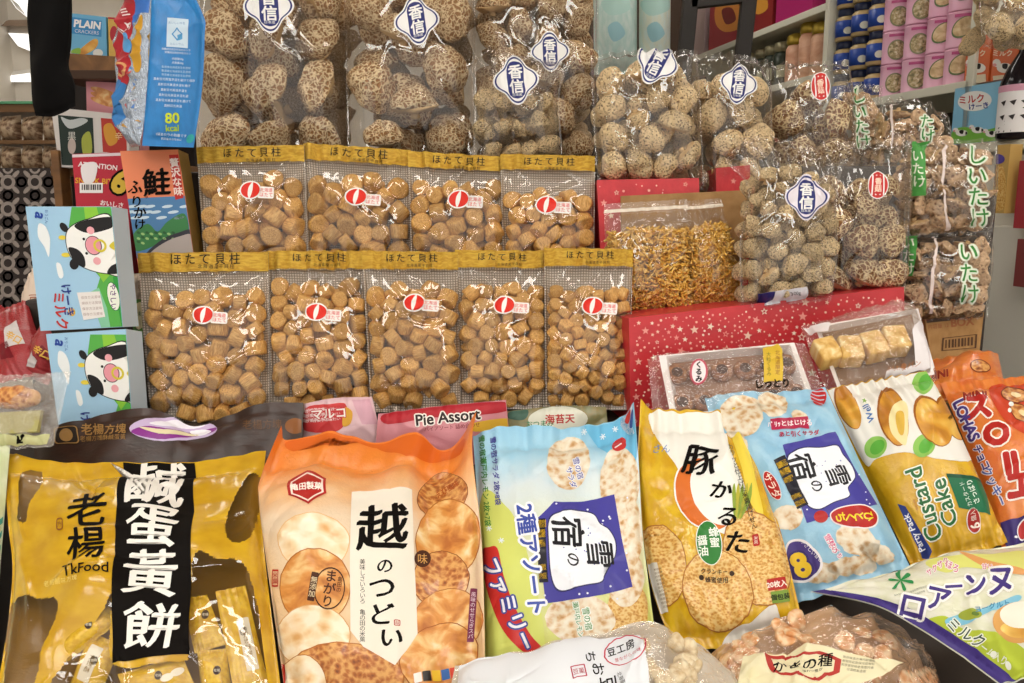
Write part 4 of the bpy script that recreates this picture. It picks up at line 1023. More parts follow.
# --- small-size snow-house packet ------------------------------------------------
f6 = (760, 370, 3.254)
t, s = packet('cracker_bag', 'light blue cracker bag with a red exclamation mark', 'bag',
    [(-180, 92), (-60, 70), (60, 72), (212, 58)], [(60, 780), (490, 640)], (1.105, 1.09, .90, .92),
    foil('9fcbe2', rough=.3, coat=.4, wr=.2, col2='8dbfdc'), f6, T=.035, left=[(-180, 92), (-120, 300), (-20, 560), (60, 780)], right=[(212, 58), (335, 320), (430, 520), (490, 640)], seed=37, gather=.003, crease=12, ch=.004, lump=.003, group=GP)
for x, y, rx, ry, a in ((40, 112, 50, 40, 20), (-60, 150, 70, 70, 0), (130, 150, 30, 20, 30), (90, 480, 50, 40, -10), (318, 560, 75, 46, 28), (380, 600, 60, 30, 20), (300, 640, 80, 30, 0), (200, 660, 60, 34, 0), (-90, 260, 50, 60, 0)):
    s.poly(wob(ell(x, y, rx, ry, a, 30), rx * .06, int(x) % 50), M_CRACKW, 2)
house(s, [(74, 246), (160, 222), (245, 198), (310, 320), (382, 438), (270, 470), (152, 500), (112, 380)],
      spline([(86, 290), (130, 255), (190, 246), (250, 238), (272, 270), (302, 310), (312, 350), (288, 385), (292, 415), (240, 436), (190, 458), (150, 440), (115, 370)], 5),
      [(rrect(101, 368, 40, 176, -26, .01), '1d1a26'), (rrect(72, 310, 34, 20, -26, 0), 'f2c12e'), (rrect(82, 334, 34, 20, -26, 0), 'f2c12e'), (rrect(93, 358, 34, 18, -26, 0), 'f2c12e'), (rrect(118, 412, 34, 16, -26, 0), 'f2c12e'), (rrect(130, 434, 34, 16, -26, 0), 'f2c12e')],
      [('宿', 138, 315, 92, 72), ('の', 184, 378, 44, 66), ('雪', 252, 346, 80, 68)], seed=9)
s.poly(rrect(97, 173, 124, 38, -7, .05), K('b5254a'), 4); s.text('ﾊﾟﾘｯとはじける', 97, 173, 21, K('fbeef2'), ang=-7, bold=.03, lay=5); s.text('あと引くサラダ', 128, 205, 19, K('b5254a'), ang=-7, bold=.03, lay=4)
s.poly(spline([(228, 470), (265, 448), (340, 440), (382, 470), (378, 510), (345, 522), (285, 515), (240, 500)], 5), K('f4e9e6'), 5, 'exclamation'); s.poly(spline([(232, 471), (267, 452), (338, 444), (378, 472), (374, 507), (343, 518), (287, 511), (243, 497)], 5), K('b3211c'), 6, 'exclamation'); s.poly(ell(198, 480, 23, 20), K('b3211c'), 6, 'exclamation')
for ch, x in (('ひ', 352), ('と', 322), ('く', 292), ('ち', 262)): s.text(ch, x, 482, 36, K('e9d22a'), ang=78, bold=.03, lay=7, part='exclamation')
t.plabel['exclamation'] = 'red exclamation mark with yellow lettering'
s.poly(ell(40, 378, 20, 52, -28), K('f3eeee'), 5); s.poly(ell(40, 378, 18, 49, -28), K('b3211c'), 6); s.text('サラダ', 40, 378, 28, K('fbeee2'), ang=62, bold=.02, lay=7)
s.poly(ell(190, 88, 26, 28, -15), K('c02a2a'), 5); [s.poly(rrect(192 - 3 * k, 70 + 12 * k, 46, 3, 10, .3), K('b9d4e4'), 6) for k in range(4)]
s.poly(spline([(90, 560), (140, 552), (195, 600), (200, 650), (150, 690), (100, 690), (80, 630)], 6), K('f3eef0'), 4); s.poly(spline([(95, 566), (138, 560), (188, 604), (192, 646), (148, 682), (104, 682), (86, 630)], 6), K('4a3a80'), 5); s.otext('8', 132, 634, 110, K('e8c02a'), K('3a2a6a'), w=.04, ang=-28, bold=.05, lay=6)
s.text('やさしい甘さ', 168, 588, 16, K('f3eef0'), ang=45, lay=7, bold=.03); s.otext('雪見の', 232, 566, 22, K('d84a80'), K('f8f3f5'), w=.08, ang=60, lay=5); s.otext('ひとくち', 246, 580, 18, K('d84a80'), K('f8f3f5'), w=.08, ang=60, lay=5)
t.finish()
# --- custard cake ---------------------------------------------------------------
t, s = packet('cake_bag', 'white and yellow custard cake bag with green lettering', 'bag',
    [(218, 62), (330, 40), (440, 20), (540, 4)], [(492, 642), (600, 625), (700, 600), (806, 560)], (1.10, 1.10, .93, .94),
    foil('dcae22', rough=.26, coat=.5, wr=.22, col2='d0a01a'), f6, T=.035, left=[(218, 62), (340, 330), (440, 530), (492, 642)], right=[(540, 4), (610, 120), (720, 370), (806, 560)], seed=41, gather=.003, crease=10, ch=.0035, lump=.003, group=GP)
s.poly(spline([(222, 62), (330, 44), (440, 24), (538, 10), (600, 110), (660, 230), (690, 300), (560, 290), (470, 270), (380, 288), (345, 310), (280, 190)], 5), K('ece8df'), 1)
grn = K('2a6b3a')
for x, y, a in ((530, 42, 20), (376, 250, 40), (532, 250, 35)): s.poly(ell(x, y, 34, 40, a), K('8fc25a'), 2); s.poly(ell(x + 6, y, 20, 28, a), K('5fae3e'), 2.4)
def cake(x, y, rx, ry, a, l):
    s.poly(ell(x, y, rx, ry, a), K('9a5814'), l); s.poly(ell(x + 3, y + 3, rx * .93, ry * .93, a), M_CAKE, l + .4)
cake(285, 120, 34, 78, -24, 2.5); cake(560, 170, 52, 92, -28, 2.5); cake(620, 160, 34, 80, -28, 2.2); cake(432, 155, 46, 98, -14, 3)
s.poly(spline([(420, 150), (440, 110), (475, 112), (480, 180), (474, 245), (450, 235), (425, 200)], 5), K('f2e2a8'), 4); s.poly(spline([(440, 150), (455, 135), (468, 150), (466, 210), (450, 205)], 5), K('e2b64a'), 5)
s.poly(ell(352, 140, 14, 44, -20), K('e9e7dd'), 4); s.text('Well', 354, 140, 30, K('3a6cb0'), ang=-112, bold=.02, lay=5); s.poly(star(340, 100, 10), K('7aa53a'), 5)
s.otext('Custard', 532, 440, 76, grn, K('f4f2e2'), w=.035, ang=-108, bold=.02, lay=4, part='title'); s.otext('Cake', 598, 432, 74, grn, K('f4f2e2'), w=.035, ang=-108, bold=.02, lay=4, part='title')
t.plabel['title'] = 'green lettering with a white outline'
s.poly([(446, 438), (472, 446), (560, 590), (548, 618), (528, 610)], K('2f3f86'), 3); s.text('Party Pack', 504, 528, 31, K('f0f0f4'), ang=-116, bold=.02, lay=4)
s.poly([(604, 340), (726, 372), (752, 472), (648, 446)], K('1f6d48'), 3); s.poly([(604, 340), (726, 372), (730, 384), (608, 352)], K('154f36'), 4); s.text('さっぱり', 690, 400, 21, K('dfeee0'), ang=-112, lay=5, bold=.02); s.text('カスタード', 668, 406, 17, K('dfeee0'), ang=-112, lay=5)
s.poly(ell(697, 490, 23, 42, -8), K('f3e7dd'), 3); s.poly(ell(697, 490, 20, 38, -8), K('a82b24'), 4); s.text('6', 702, 505, 40, K('fbeee2'), ang=-100, bold=.03, lay=5); s.text('個入', 694, 474, 17, K('fbeee2'), ang=-100, lay=5)
s.lines(505, 440, 70, 1, 8, K('b0651c'), 9, ang=-110)
t.finish()
# --- orange chocolate-cookie bags at the right ---------------------------------------
f8 = (930, 380, 3.798)
def lotte(label, top, bot, Y, left, right, big, seed):
    t, s = packet('cookie_bag', label, 'bag', top, bot, Y, foil('e0812e', rough=.28, coat=.45, wr=.15, col2='d86a26'), f8, T=.03, left=left, right=right, seed=seed, gather=.003, crease=10, ch=.003, group=GP)
    rd = K('b3241c'); 
    if big:
        s.poly(spline([(225, 30), (330, 20), (500, 10), (500, 250), (330, 200), (260, 130)], 6), K('c8401f'), 1)
        for x, y, a in ((318, 60, 10), (345, 130, 40), (420, 70, 0), (430, 180, 30)):
            s.poly(ell(x, y, 52, 30, a), K('7a2c12'), 2); s.poly(ell(x, y, 47, 26, a), M_CRACKB, 2.4); s.poly(ell(x + 6, y, 20, 9, a), K('f0d8a8'), 3)
        s.poly(ell(306, 96, 10, 9), K('eef0ea'), 4); s.poly(ell(300, 120, 7, 9), K('eef0ea'), 4)
        for ch, x, y, z in (('ス', 178, 110, 108), ('O', 246, 215, 118), ('II', 300, 330, 116), ('エ', 340, 410, 120)):
            s.otext(ch, x, y, z, rd, K('f6ece2'), w=.035, ang=-8 if ch != 'O' else -20, bold=.06, lay=5, part='title')
        t.plabel['title'] = 'large red lettering outlined in white'
        s.otext('LOHAS', 136, 160, 56, K('4a3a86'), K('f3eef4'), w=.05, ang=66, bold=.04, lay=5, spacing=.9); s.otext('チョコ', 192, 300, 34, K('4a3a86'), K('f3eef4'), w=.05, ang=66, bold=.04, lay=5); s.otext('クッキー', 240, 410, 40, K('5a6ab8'), K('f3eef4'), w=.05, ang=64, bold=.03, lay=5)
        s.otext('MINI', 168, 66, 46, K('8f2418'), K('e89a52'), w=.03, ang=-4, bold=.05, lay=4)
        s.poly([(265, 545), (440, 500), (470, 640), (290, 650)], K('3a2a70'), 4); s.poly(ell(356, 570, 26, 40, 15), K('eeeef2'), 5); s.poly(ell(356, 570, 21, 34, 15), K('c23a3a'), 6); s.poly(ell(325, 600, 7, 5), K('eeeef2'), 5)
    else:
        s.otext('MINI', 26, -14, 42, K('8f2418'), K('e89a52'), w=.03, ang=-2, bold=.05, lay=4); s.poly(ell(190, -38, 40, 26, 10), K('7a2c12'), 2); s.poly(ell(190, -38, 36, 22, 10), M_CRACKB, 3)
    t.finish()
lotte('orange cookie bag with large red letters beside the custard cake bag', [(40, 10), (160, 0), (300, -10), (480, -25)], [(290, 690), (760, 560)], (1.12, 1.12, .93, .93), [(40, 10), (130, 230), (220, 480), (290, 690)], [(480, -25), (760, 560)], True, 51)
lotte('orange cookie bag lying flat behind the one with large red letters', [(-90, -42), (60, -50), (230, -98), (252, -72)], [(-60, 90), (300, 60)], (1.24, 1.24, 1.13, 1.13), None, None, False, 52)
# --- lime wafer bag lying at the front right ---------------------------------------
f9 = (760, 530, 3.879)
t, s = packet('wafer_bag', 'lime and cream wafer roll bag with a purple edge, lying in front', 'bag',
    [(195, 236), (400, 190), (560, 150), (720, 92), (860, 78), (1080, 40)], [(935, 600), (1500, 470)], (.86, .88, .73, .75),
    foil('e6e4d2', rough=.26, coat=.5, wr=.15, col2='dcdcbc'), f9, T=.03, left=[(195, 236), (440, 290), (600, 372), (760, 475), (935, 600)], right=[(1080, 40), (1300, 250), (1500, 470)], seed=61, gather=.003, crease=10, ch=.0035, lump=.003, m=(.05, .03, .03, .03), group=GP)
lime = K('b7c63a'); pur = K('41307c')
s.poly(spline([(600, 372), (650, 345), (720, 330), (790, 380), (900, 400), (1000, 450), (1060, 520), (1060, 640), (935, 600), (800, 500), (700, 430)], 5), lime, 1)
s.poly(spline([(640, 140), (760, 108), (900, 100), (1040, 90), (1040, 180), (930, 165), (800, 150), (720, 170)], 5), K('dfe07a'), 1); s.poly(spline([(770, 92), (900, 130), (1010, 160), (1040, 190), (930, 170), (830, 130)], 5), K('e2a05c'), 2)
s.poly([(196, 236), (250, 226), (450, 262), (600, 312), (745, 400), (870, 488), (1010, 596), (930, 606), (780, 500), (640, 405), (500, 335), (380, 298), (220, 272)], pur, 3, 'edge'); t.plabel['edge'] = 'purple printed edge'
for ch, x, y, z, a in (('ロ', 592, 300, 118, 12), ('ア', 694, 268, 104, 10), ('ー', 752, 218, 80, -6), ('ン', 836, 215, 96, -4), ('ヌ', 930, 205, 118, -2)):
    s.otext(ch, x, y, z, pur, K('f6f3ee'), w=.05, ang=a, bold=.03, lay=5, part='title')
t.plabel['title'] = 'purple lettering outlined in white'
for k in range(6): s.poly(spline([(545, 200), (545 + 44 * math.cos(k * 1.05), 200 + 30 * math.sin(k * 1.05)), (548 + 46 * math.cos(k * 1.05 + .35), 202 + 30 * math.sin(k * 1.05 + .35))], 5), K('2f8f4e'), 4)
s.otext('サクサク', 686, 154, 24, K('cf5f84'), K('f8f0ee'), w=.06, ang=-30, lay=4); s.otext('ほろ', 745, 152, 28, K('cf5f84'), K('f8f0ee'), w=.06, ang=20, lay=4); s.otext('甘い', 880, 148, 22, K('cf5f84'), K('f8f0ee'), w=.06, ang=0, lay=4)
s.poly(spline([(720, 345), (790, 320), (850, 310), (990, 265), (1000, 290), (870, 330), (820, 358), (740, 372)], 5), K('7fc0d8'), 4); s.text('ヨーグルト', 900, 300, 28, K('2f7fa8'), ang=-10, bold=.02, lay=5)
s.poly(ell(815, 330, 46, 20, 0), K('9aa636'), 5); s.poly(ell(835, 330, 15, 8, 0), K('5f7a2a'), 6)
s.poly(ell(1000, 370, 100, 78, 10), K('d9a055'), 5); s.poly(ell(1010, 345, 82, 52, 10), K('f2ead8'), 6); s.poly(ell(1000, 400, 70, 30, 10), M_CAKE, 5.6)
s.otext('ミルク', 800, 400, 58, K('2d4a3a'), K('f2f5e6'), w=.05, ang=35, lay=5); s.poly(ell(905, 485, 13, 11, 0), K('f2f5e6'), 5); s.poly(ell(962, 530, 17, 9, 60), K('f2f5e6'), 5); s.text('クリーム入り', 880, 470, 30, K('f2f5e6'), ang=32, bold=.02, lay=5)
s.lines(590, 235, 150, 2, 14, K('8a8a7a'), 8, ang=-14)
t.finish()
# --- clear cracker packet with the octagon label ------------------------------------
t = Thing('cracker_packet', 'crinkled clear cracker packet with a red octagon on its label', 'packet')
s = Surf(t, [(712, 652), (760, 628), (800, 614), (850, 612), (892, 632), (932, 676)], [(690, 760), (980, 760)], Y=(.86, .86, .75, .75), T=.035, nu=120, nv=100, m=(.02, .02, .04, .04), p=.4, gather=.006, lump=.004, crease=46, cr_h=.006, seed=71, part='film')
M_BEAN = noisy('shrimp_cracker', [(0.3, 'b8652c'), (0.5, 'e09a5c'), (0.7, 'f4d6ae')], scale=60, rough=.5, vor=80)
s.front(film('crinkled', veil=.03, wr=.5, scale=22, gloss=1.5)); s.back(foil('cfa67a'), .02, 'film')
s.poly([(742, 660), (770, 652), (806, 640), (830, 648), (900, 671), (880, 684), (800, 700), (780, 720), (730, 720)], K('e9dfb8'), 2, 'label')
oc = np.array([(768, 657), (788, 651.5), (818, 653.5), (837, 662), (835, 673), (812, 682), (776, 671)]); oc = oc.mean(0) + (oc - oc.mean(0)) * np.array([1.12, 1.25]); s.ring(oc, .82, K('b3342c'), 3, 'label')
s.text('かきの種', 803, 663, 15, blk, ang=-4, bold=.02, lay=3, part='label', shear=.2); s.text('味わい豊か', 812, 672, 4, blk, ang=-3, lay=3, part='label'); s.lines(858, 662, 34, 4, 4.2, K('6a6048'), 3.2, ang=14, part='label')
t.plabel['label'] = 'cream paper label with a red octagon'
M_SHR = M_BEAN
CR_PACK = s
t.finish()
def crisp_mesh(seed, mat, thin=.35):
    rs = np.random.RandomState(seed); bm = bmesh.new(); bmesh.ops.create_icosphere(bm, subdivisions=3, radius=1.0); V, F = bm_out(bm)
    r = 1 + .12 * np.sin(V[:, 0] * 4 + rs.uniform(0, 6)) * np.cos(V[:, 1] * 3 + rs.uniform(0, 6)) + .06 * np.sin(V[:, 2] * 9 + V[:, 0] * 7)
    V = V * r[:, None]; V[:, 2] = V[:, 2] * thin + .25 * V[:, 0] ** 2
    me = bpy.data.meshes.new('cracker'); me.from_pydata(V.tolist(), [], F); me.materials.append(mat); me.polygons.foreach_set('use_smooth', [True] * len(F))
    uv = me.uv_layers.new(name='uv'); li = np.zeros(len(me.loops), int); me.loops.foreach_get('vertex_index', li); uv.data.foreach_set('uv', (V[li][:, :2] * .012).astype(np.float32).ravel()); me.update(); return me
SHR = [crisp_mesh(i, M_SHR) for i in range(4)]
def loose(name, meshes, s, n, r, label, cat, group, seed, u=(.05, .95), v=(.05, .95), h=.55):
    rs = np.random.RandomState(seed)
    for k in range(n):
        a, b = rs.uniform(*u), rs.uniform(*v); uv = np.array([[a, b]]); base = s.samp(s.flat, uv)[0]; pr = s.samp(s.prof[..., None], uv)[0, 0]
        q = Vector(s.n + rs.normal(size=3) * .35).to_track_quat('Z', 'Y') @ Quaternion((0, 0, 1), rs.uniform(0, 6.28))
        o = bpy.data.objects.new(name, meshes[k % len(meshes)]); COL.objects.link(o)
        o.matrix_world = Matrix.LocRotScale(Vector(base + s.n * (s.T * pr * h - r * .3)), q, Vector([r * rs.uniform(.85, 1.15)] * 3)); tag(o, label, cat, group)
loose('cracker', SHR, s, 90, .0105, 'orange-brown cracker in the packet with the octagon label', 'cracker', 'crackers in the packet with the octagon label', 5)
# --- white bean packet lying at the bottom ------------------------------------------
t = Thing('bean_packet', 'white paper-fronted bean packet with a red round stamp, lying in front', 'packet')
s = Surf(t, [(455, 664), (500, 655), (560, 641), (610, 630), (650, 622), (690, 640), (735, 672)], [(430, 790), (780, 790)], Y=(.80, .80, .68, .68), T=.035, nu=110, nv=80, m=(.02, .02, .04, .04), p=.42, gather=.004, lump=.003, crease=26, cr_h=.004, seed=77, part='film')
s.front(film('crinkled', veil=.03, wr=.5, scale=22, gloss=1.5)); s.back(foil('d8cbb8'), .02, 'film')
s.poly([(459, 664), (500, 656), (560, 643), (612, 634), (640, 634), (648, 665), (650, 700), (650, 780), (450, 780)], K('e4e6ea', .3), 2, 'paper_front')
t.plabel['paper_front'] = 'white paper front with a red stamp and black characters'
s.ring(wob(ell(625, 648, 21, 14, -6, 40), .5, 2), .93, K('c43a4e'), 4, 'paper_front'); s.text('豆工房', 621, 645, 9, blk, ang=-14, bold=.02, lay=4, part='paper_front', spacing=1.1); s.text('昔ながらの味', 628, 653, 4.4, K('c43a4e'), ang=-14, lay=4, part='paper_front')
for ch, x, y, z in (('ち', 591, 653, 12), ('お', 599, 665, 14), ('豆', 609, 681, 19)): s.text(ch, x, y, z, blk, ang=82, bold=.01, lay=4, part='paper_front')
s.ring(rrect(579, 668, 15, 12, -14, .05), .84, K('b3344a'), 4, 'paper_front'); s.text('豆菓', 579, 668, 6.2, K('b3344a'), ang=-14, lay=4, part='paper_front'); s.text('北海道産', 622, 678, 5, blk, ang=72, lay=4, part='paper_front'); s.poly(ell(571, 682, 2, 2), red, 4, 'paper_front')
BEANP = s
t.finish()
M_PUFF = noisy('cream_puffed_bean', [(0.3, 'c9a878'), (0.55, 'e6d3ae'), (0.75, 'f2e6cc')], scale=90, rough=.6)
PUF = [crisp_mesh(10 + i, M_PUFF, .8) for i in range(3)]
loose('puffed_bean', PUF, s, 22, .009, 'cream puffed bean at the clear end of the bean packet', 'bean', 'puffed beans in the bean packet', 6, u=(.62, .8), v=(.12, .6), h=.8)
# ------------------------------------------------------------------ red star-patterned boxes
M_RED = foil('cf3238', rough=.38, coat=.2, wr=.1, col2='c42a32')
STARC = [K('f3c9b4'), K('f6e0cc'), K('ee9d92'), K('f2b8a4')]
def star_box(label, c, Y, depth, n, seed, rmin=1.7, rmax=4.6):
    t = Thing('gift_box', label, 'box', 'red star-patterned gift boxes')
    s = carton(t, [c[0], c[1]], [c[3], c[2]], Y, depth, M_RED, part='')
    s.front(M_RED, '')
    rs = np.random.RandomState(seed); A = np.array(c, float); pts = []
    for k in range(n * 14):
        a, b = rs.uniform(.015, .985), rs.uniform(.03, .97)
        q = (A[0] * (1 - a) + A[1] * a) * (1 - b) + (A[3] * (1 - a) + A[2] * a) * b; r = rs.uniform(rmin, rmax) if rs.rand() < .5 else rs.uniform(.6, rmin)
        if all(np.hypot(*(q - p)) > r + pr + 1.2 for p, pr in pts):
            pts.append((q, r))
        if len(pts) >= n: break
    for q, r in pts:
        m = STARC[rs.randint(4)]
        if r > rmin:
            o = star(q[0], q[1], r, rs.uniform(-20, 20))
            if rs.rand() < .2: s.ring(o, .55, m, 2, '')
            else: s.poly(o, m, 2, '')
        else: s.poly(ell(q[0], q[1], r * .8, r * .8, 0, 10), m, 2, '')
    t.finish(); return s
star_box('wide red box with white stars under the small-mushroom bags', [(629, 318), (904, 287), (907, 416), (631, 428)], (1.195, 1.275, 1.265, 1.185), .30, 620, 1, 1.7, 5.0)
star_box('red box with white stars behind the bags of yellow shreds', [(597, 180), (699, 178), (702, 305), (603, 305)], (1.40, 1.40, 1.38, 1.38), .14, 90, 2)
star_box('small red box with pale dots between two mushroom bags', [(716, 168), (750, 165), (748, 298), (717, 298)], (1.44, 1.44, 1.43, 1.43), .10, 14, 3, 2.5, 4.5)
# ------------------------------------------------------------------ yellow shreds in zip bags, kraft card
t = Thing('kraft_card', 'brown kraft card standing behind the zip bags of yellow shreds', 'card')
s = carton(t, [(621, 196), (748, 190)], [(622, 312), (741, 306)], (1.37, 1.37, 1.355, 1.355), .008, foil('a9814f', rough=.7, coat=0, wr=.1, col2='9c7443'), part='')
s.front(foil('a9814f', rough=.7, coat=0, wr=.1, col2='9c7443'), ''); t.finish()
M_SHRED = noisy('golden_shred', [(0.3, 'cf9430'), (0.5, 'e8b650'), (0.7, 'f6d894')], scale=50, rough=.45, bump=.1)
def shred_bag(label, top, bot, Y, seed, other):
    t = Thing('zip_bag', label, 'bag', 'zip bags of yellow shreds')
    s = Surf(t, top, bot, Y=Y, T=.035, nu=48, nv=60, m=(.02, .02, .10, .03), p=.4, gather=.002, lump=.004, crease=22, cr_h=.005, seed=seed, part='film')
    s.front(M_FILM); s.back(film('clear'), .012, 'film')
    s.strip(.055, .085, K('e9dccb', .3), 'zip_strip', lay=3); t.plabel['zip_strip'] = 'white zip strip'
    t.finish()
    rs = np.random.RandomState(seed); V, F, off = [], [], 0
    for k in range(1500):
        a, b = rs.uniform(.04, .96), 1 - rs.uniform(.02, .74) ; b = max(b, .27 + .03 * math.sin(a * 9))
        uv = np.array([[a, b]]); base = s.samp(s.flat, uv)[0] + s.n * (s.T * s.samp(s.prof[..., None], uv)[0, 0] * rs.uniform(.25, .93) - .002)
        d = rs.normal(size=3); d /= np.linalg.norm(d); e = rs.normal(size=3); ln = rs.uniform(.005, .010)
        pts = [base + d * ln * (q - .5) + e * ln * .5 * math.sin(q * 4 + k) for q in np.linspace(0, 1, 5)]
        v, f = tube(pts, rs.uniform(.0011, .0021), 4); V.append(v); F += [tuple(i + off for i in x) for x in f]; off += len(v)
    u = Thing('yellow_shreds', 'golden crispy shreds filling ' + other, 'crispy shreds', None, 'stuff'); V = np.concatenate(V)
    u.add('', V, F, M_SHRED, V[:, [0, 2]] * 3, None, True); u.finish()
shred_bag('zip bag of golden shreds beside the rightmost scallop bag', [(604, 204), (687, 199)], [(606, 314), (692, 307)], (1.335, 1.335, 1.305, 1.305), 91, 'the zip bag beside the rightmost scallop bag')
shred_bag('zip bag of golden shreds nearer the small-mushroom bag', [(683, 201), (721, 198)], [(688, 307), (743, 301)], (1.345, 1.345, 1.32, 1.32), 92, 'the zip bag nearer the small-mushroom bag')
# ------------------------------------------------------------------ packs behind the front row
def lowpack(label, top, bot, Y, mat, seed, art, name='snack_packet', T=.012, **kw):
    Y = (Y[0], Y[1], Y[1] - .01, Y[0] - .01) if abs(Y[2] - 1.0) < 1e-6 else Y
    t, s = packet(name, label, 'packet', top, bot, Y, mat, (0, 0, 1), T=T, seed=seed, nu=48, nv=30, crease=6, gather=.002, lump=.002, **kw); art(s); t.finish(); return s
def a1(s):
    s.poly(spline([(306, 408), (330, 404), (345, 404), (346, 420), (335, 432), (304, 430)], 5), K('c93a3a'), 2); s.otext('マルコ', 328, 414, 12, K('f6ebe2'), K('c22a33'), w=.04, ang=-4, bold=.03, lay=3)
    s.poly(spline([(344, 408), (352, 412), (350, 424), (342, 426)], 4), K('e2a83a'), 3); s.poly([(352, 400), (370, 399), (378, 424), (362, 424)], K('d9a7b4'), 2)
    for k in range(9): s.text('お菓子の味わい', 312 + 7 * (k % 3), 410 + 5 * (k // 3), 4, K('f6e6e2'), ang=-5, lay=3)
lowpack('pink and red snack packet behind the orange cracker bag', [(303, 404), (335, 398), (372, 397)], [(303, 470), (388, 466)], (1.135, 1.135, 1.0, 1.0), foil('e3bcc0', rough=.28, coat=.5), 81, a1)
def a2(s):
    s.poly(spline([(384, 414), (430, 405), (505, 402), (507, 411), (470, 416), (430, 418), (388, 424)], 5), K('b52530'), 1); s.otext('Pie Assort', 448, 417, 15.5, K('2a1716'), K('f4ece4'), w=.05, ang=-6, bold=.03, lay=3)
    s.text('パイアソート 詰め合わせ', 452, 427, 5, K('8a2030'), ang=-5, lay=2, bold=.02); s.poly(spline([(470, 424), (510, 418), (512, 426), (476, 432)], 4), K('e2b23a'), 1.5)
lowpack('pink pie packet reading Pie Assort behind the pale blue cracker bag', [(378, 414), (440, 406), (506, 400)], [(374, 470), (512, 462)], (1.12, 1.13, 1.0, 1.0), foil('d98a92', rough=.28, coat=.5), 82, a2)
def a3(s):
    s.poly(ell(558, 420, 30, 14, -2), K('e6e4d2'), 1); s.text('海苔天', 560, 419, 10, K('c2382f'), ang=-2, bold=.03, lay=2); s.text('おつまみ', 540, 424, 7, K('4a8a5a'), ang=-2, bold=.02, lay=2); s.poly(spline([(512, 408), (528, 410), (524, 420), (508, 418)], 4), K('4a6a5a'), 1)
lowpack('greenish clear packet with a white oval, behind the pale blue cracker bag', [(500, 412), (560, 406), (606, 407)], [(498, 470), (612, 466)], (1.14, 1.14, 1.0, 1.0), foil('8a8a62', rough=.25, coat=.6, col2='9c8a5a'), 83, a3)
# ------------------------------------------------------------------ tray packs
M_TRAY = ink('efe6e2', .35)
def tray_mesh(s, t, u0, u1, v0, v1, d, part, floor=None):
    g = lambda u, v, h: s.samp(s.flat, np.array([[u, v]]))[0] + s.n * h
    o = [g(u0, v0, d), g(u1, v0, d), g(u1, v1, d), g(u0, v1, d)]; k = .03
    i = [g(u0 + k, v0 + k, d), g(u1 - k, v0 + k, d), g(u1 - k, v1 - k, d), g(u0 + k, v1 - k, d)]
    b = [g(u0 + 2 * k, v0 + 2 * k, .001), g(u1 - 2 * k, v0 + 2 * k, .001), g(u1 - 2 * k, v1 - 2 * k, .001), g(u0 + 2 * k, v1 - 2 * k, .001)]
    F = [(a, (a + 1) % 4, 4 + (a + 1) % 4, 4 + a) for a in range(4)] + [(4 + a, 4 + (a + 1) % 4, 8 + (a + 1) % 4, 8 + a) for a in range(4)]
    t.add(part, np.array(o + i + b), F, M_TRAY); t.add(part, np.array(b), [(0, 1, 2, 3)], floor or M_TRAY)
t = Thing('tray_pack', 'clear pack of brown cookies with a yellow sticker, below the star box', 'pack')
s = Surf(t, [(648, 360), (668, 353), (757, 348), (782, 342), (805, 344)], [(654, 425), (832, 410)], Y=(1.17, 1.17, 1.10, 1.10), T=.026, nu=56, nv=40, m=(.06, .04, .05, .04), p=.25, gather=.002, lump=.003, crease=14, cr_h=.004, seed=95, part='film')
s.front(film('pinkish', veil=.06, tint='f2dede', wr=.4, scale=22)); tray_mesh(s, t, .09, .90, .10, .98, .016, 'tray', K('9c7458')); s.back(film('clear'), .004, 'film')
s.poly([(762, 350), (773, 344.5), (782, 351), (782, 382), (763, 384)], K('dcb838'), 3, 'sticker'); s.text('北海道限定', 777, 364, 5, K('8a3a1a'), vert=True, lay=4, part='sticker'); s.text('大粒くるみ', 768, 366, 5, K('5a5a1a'), vert=True, lay=4, part='sticker'); s.text('しっとり', 772, 385, 9, blk, bold=.04, lay=5, part='sticker', ang=-3)
s.poly(ell(699, 371, 9, 13, 4), K('c75a68'), 3, 'round_label'); s.poly(ell(699, 371, 7, 11, 4), K('f2e6e6'), 4, 'round_label'); s.text('くるみ', 699, 371, 7, blk, vert=True, bold=.04, lay=5, part='round_label')
t.plabel['sticker'] = 'yellow sticker'; t.plabel['round_label'] = 'round white label with a red rim'
t.finish()
M_COOKIE = noisy('brown_cookie', [(0.3, '6b3d20'), (0.5, '94603a'), (0.7, 'b98a5e')], scale=140, rough=.6)
M_COCOA = ink('4a3226', .7)
def biscuit_mesh():
    V, F = lathe([(.1, -.3), (.8, -.3), (.98, -.15), (1, .05), (.85, .28), (.5, .36), (.3, .3), (.02, .28)], (0, 0, 0), 24)
    me = bpy.data.meshes.new('brown_cookie'); me.from_pydata(V.tolist(), [], F); me.materials.append(M_COOKIE); me.materials.append(M_COCOA)
    me.polygons.foreach_set('material_index', [1 if max(np.hypot(V[i][0], V[i][1]) for i in f) < .55 and V[f[0]][2] > .2 else 0 for f in F]); me.polygons.foreach_set('use_smooth', [True] * len(F))
    uv = me.uv_layers.new(name='uv'); li = np.zeros(len(me.loops), int); me.loops.foreach_get('vertex_index', li); uv.data.foreach_set('uv', (V[li][:, :2] * .016).astype(np.float32).ravel()); me.update(); return me
bme = biscuit_mesh()
for r_ in range(2):
    for k in range(6):
        base = s.samp(s.flat, np.array([[.17 + .13 * k, .36 + .42 * r_]]))[0] + s.n * .008
        o = bpy.data.objects.new('brown_cookie', bme); COL.objects.link(o); q = Vector(s.n).to_track_quat('Z', 'Y')
        o.matrix_world = Matrix.LocRotScale(Vector(base), q, Vector((.0155, .0155, .016))); tag(o, 'round brown cookie in the tray pack with the yellow sticker', 'cookie', 'brown cookies in the tray pack')
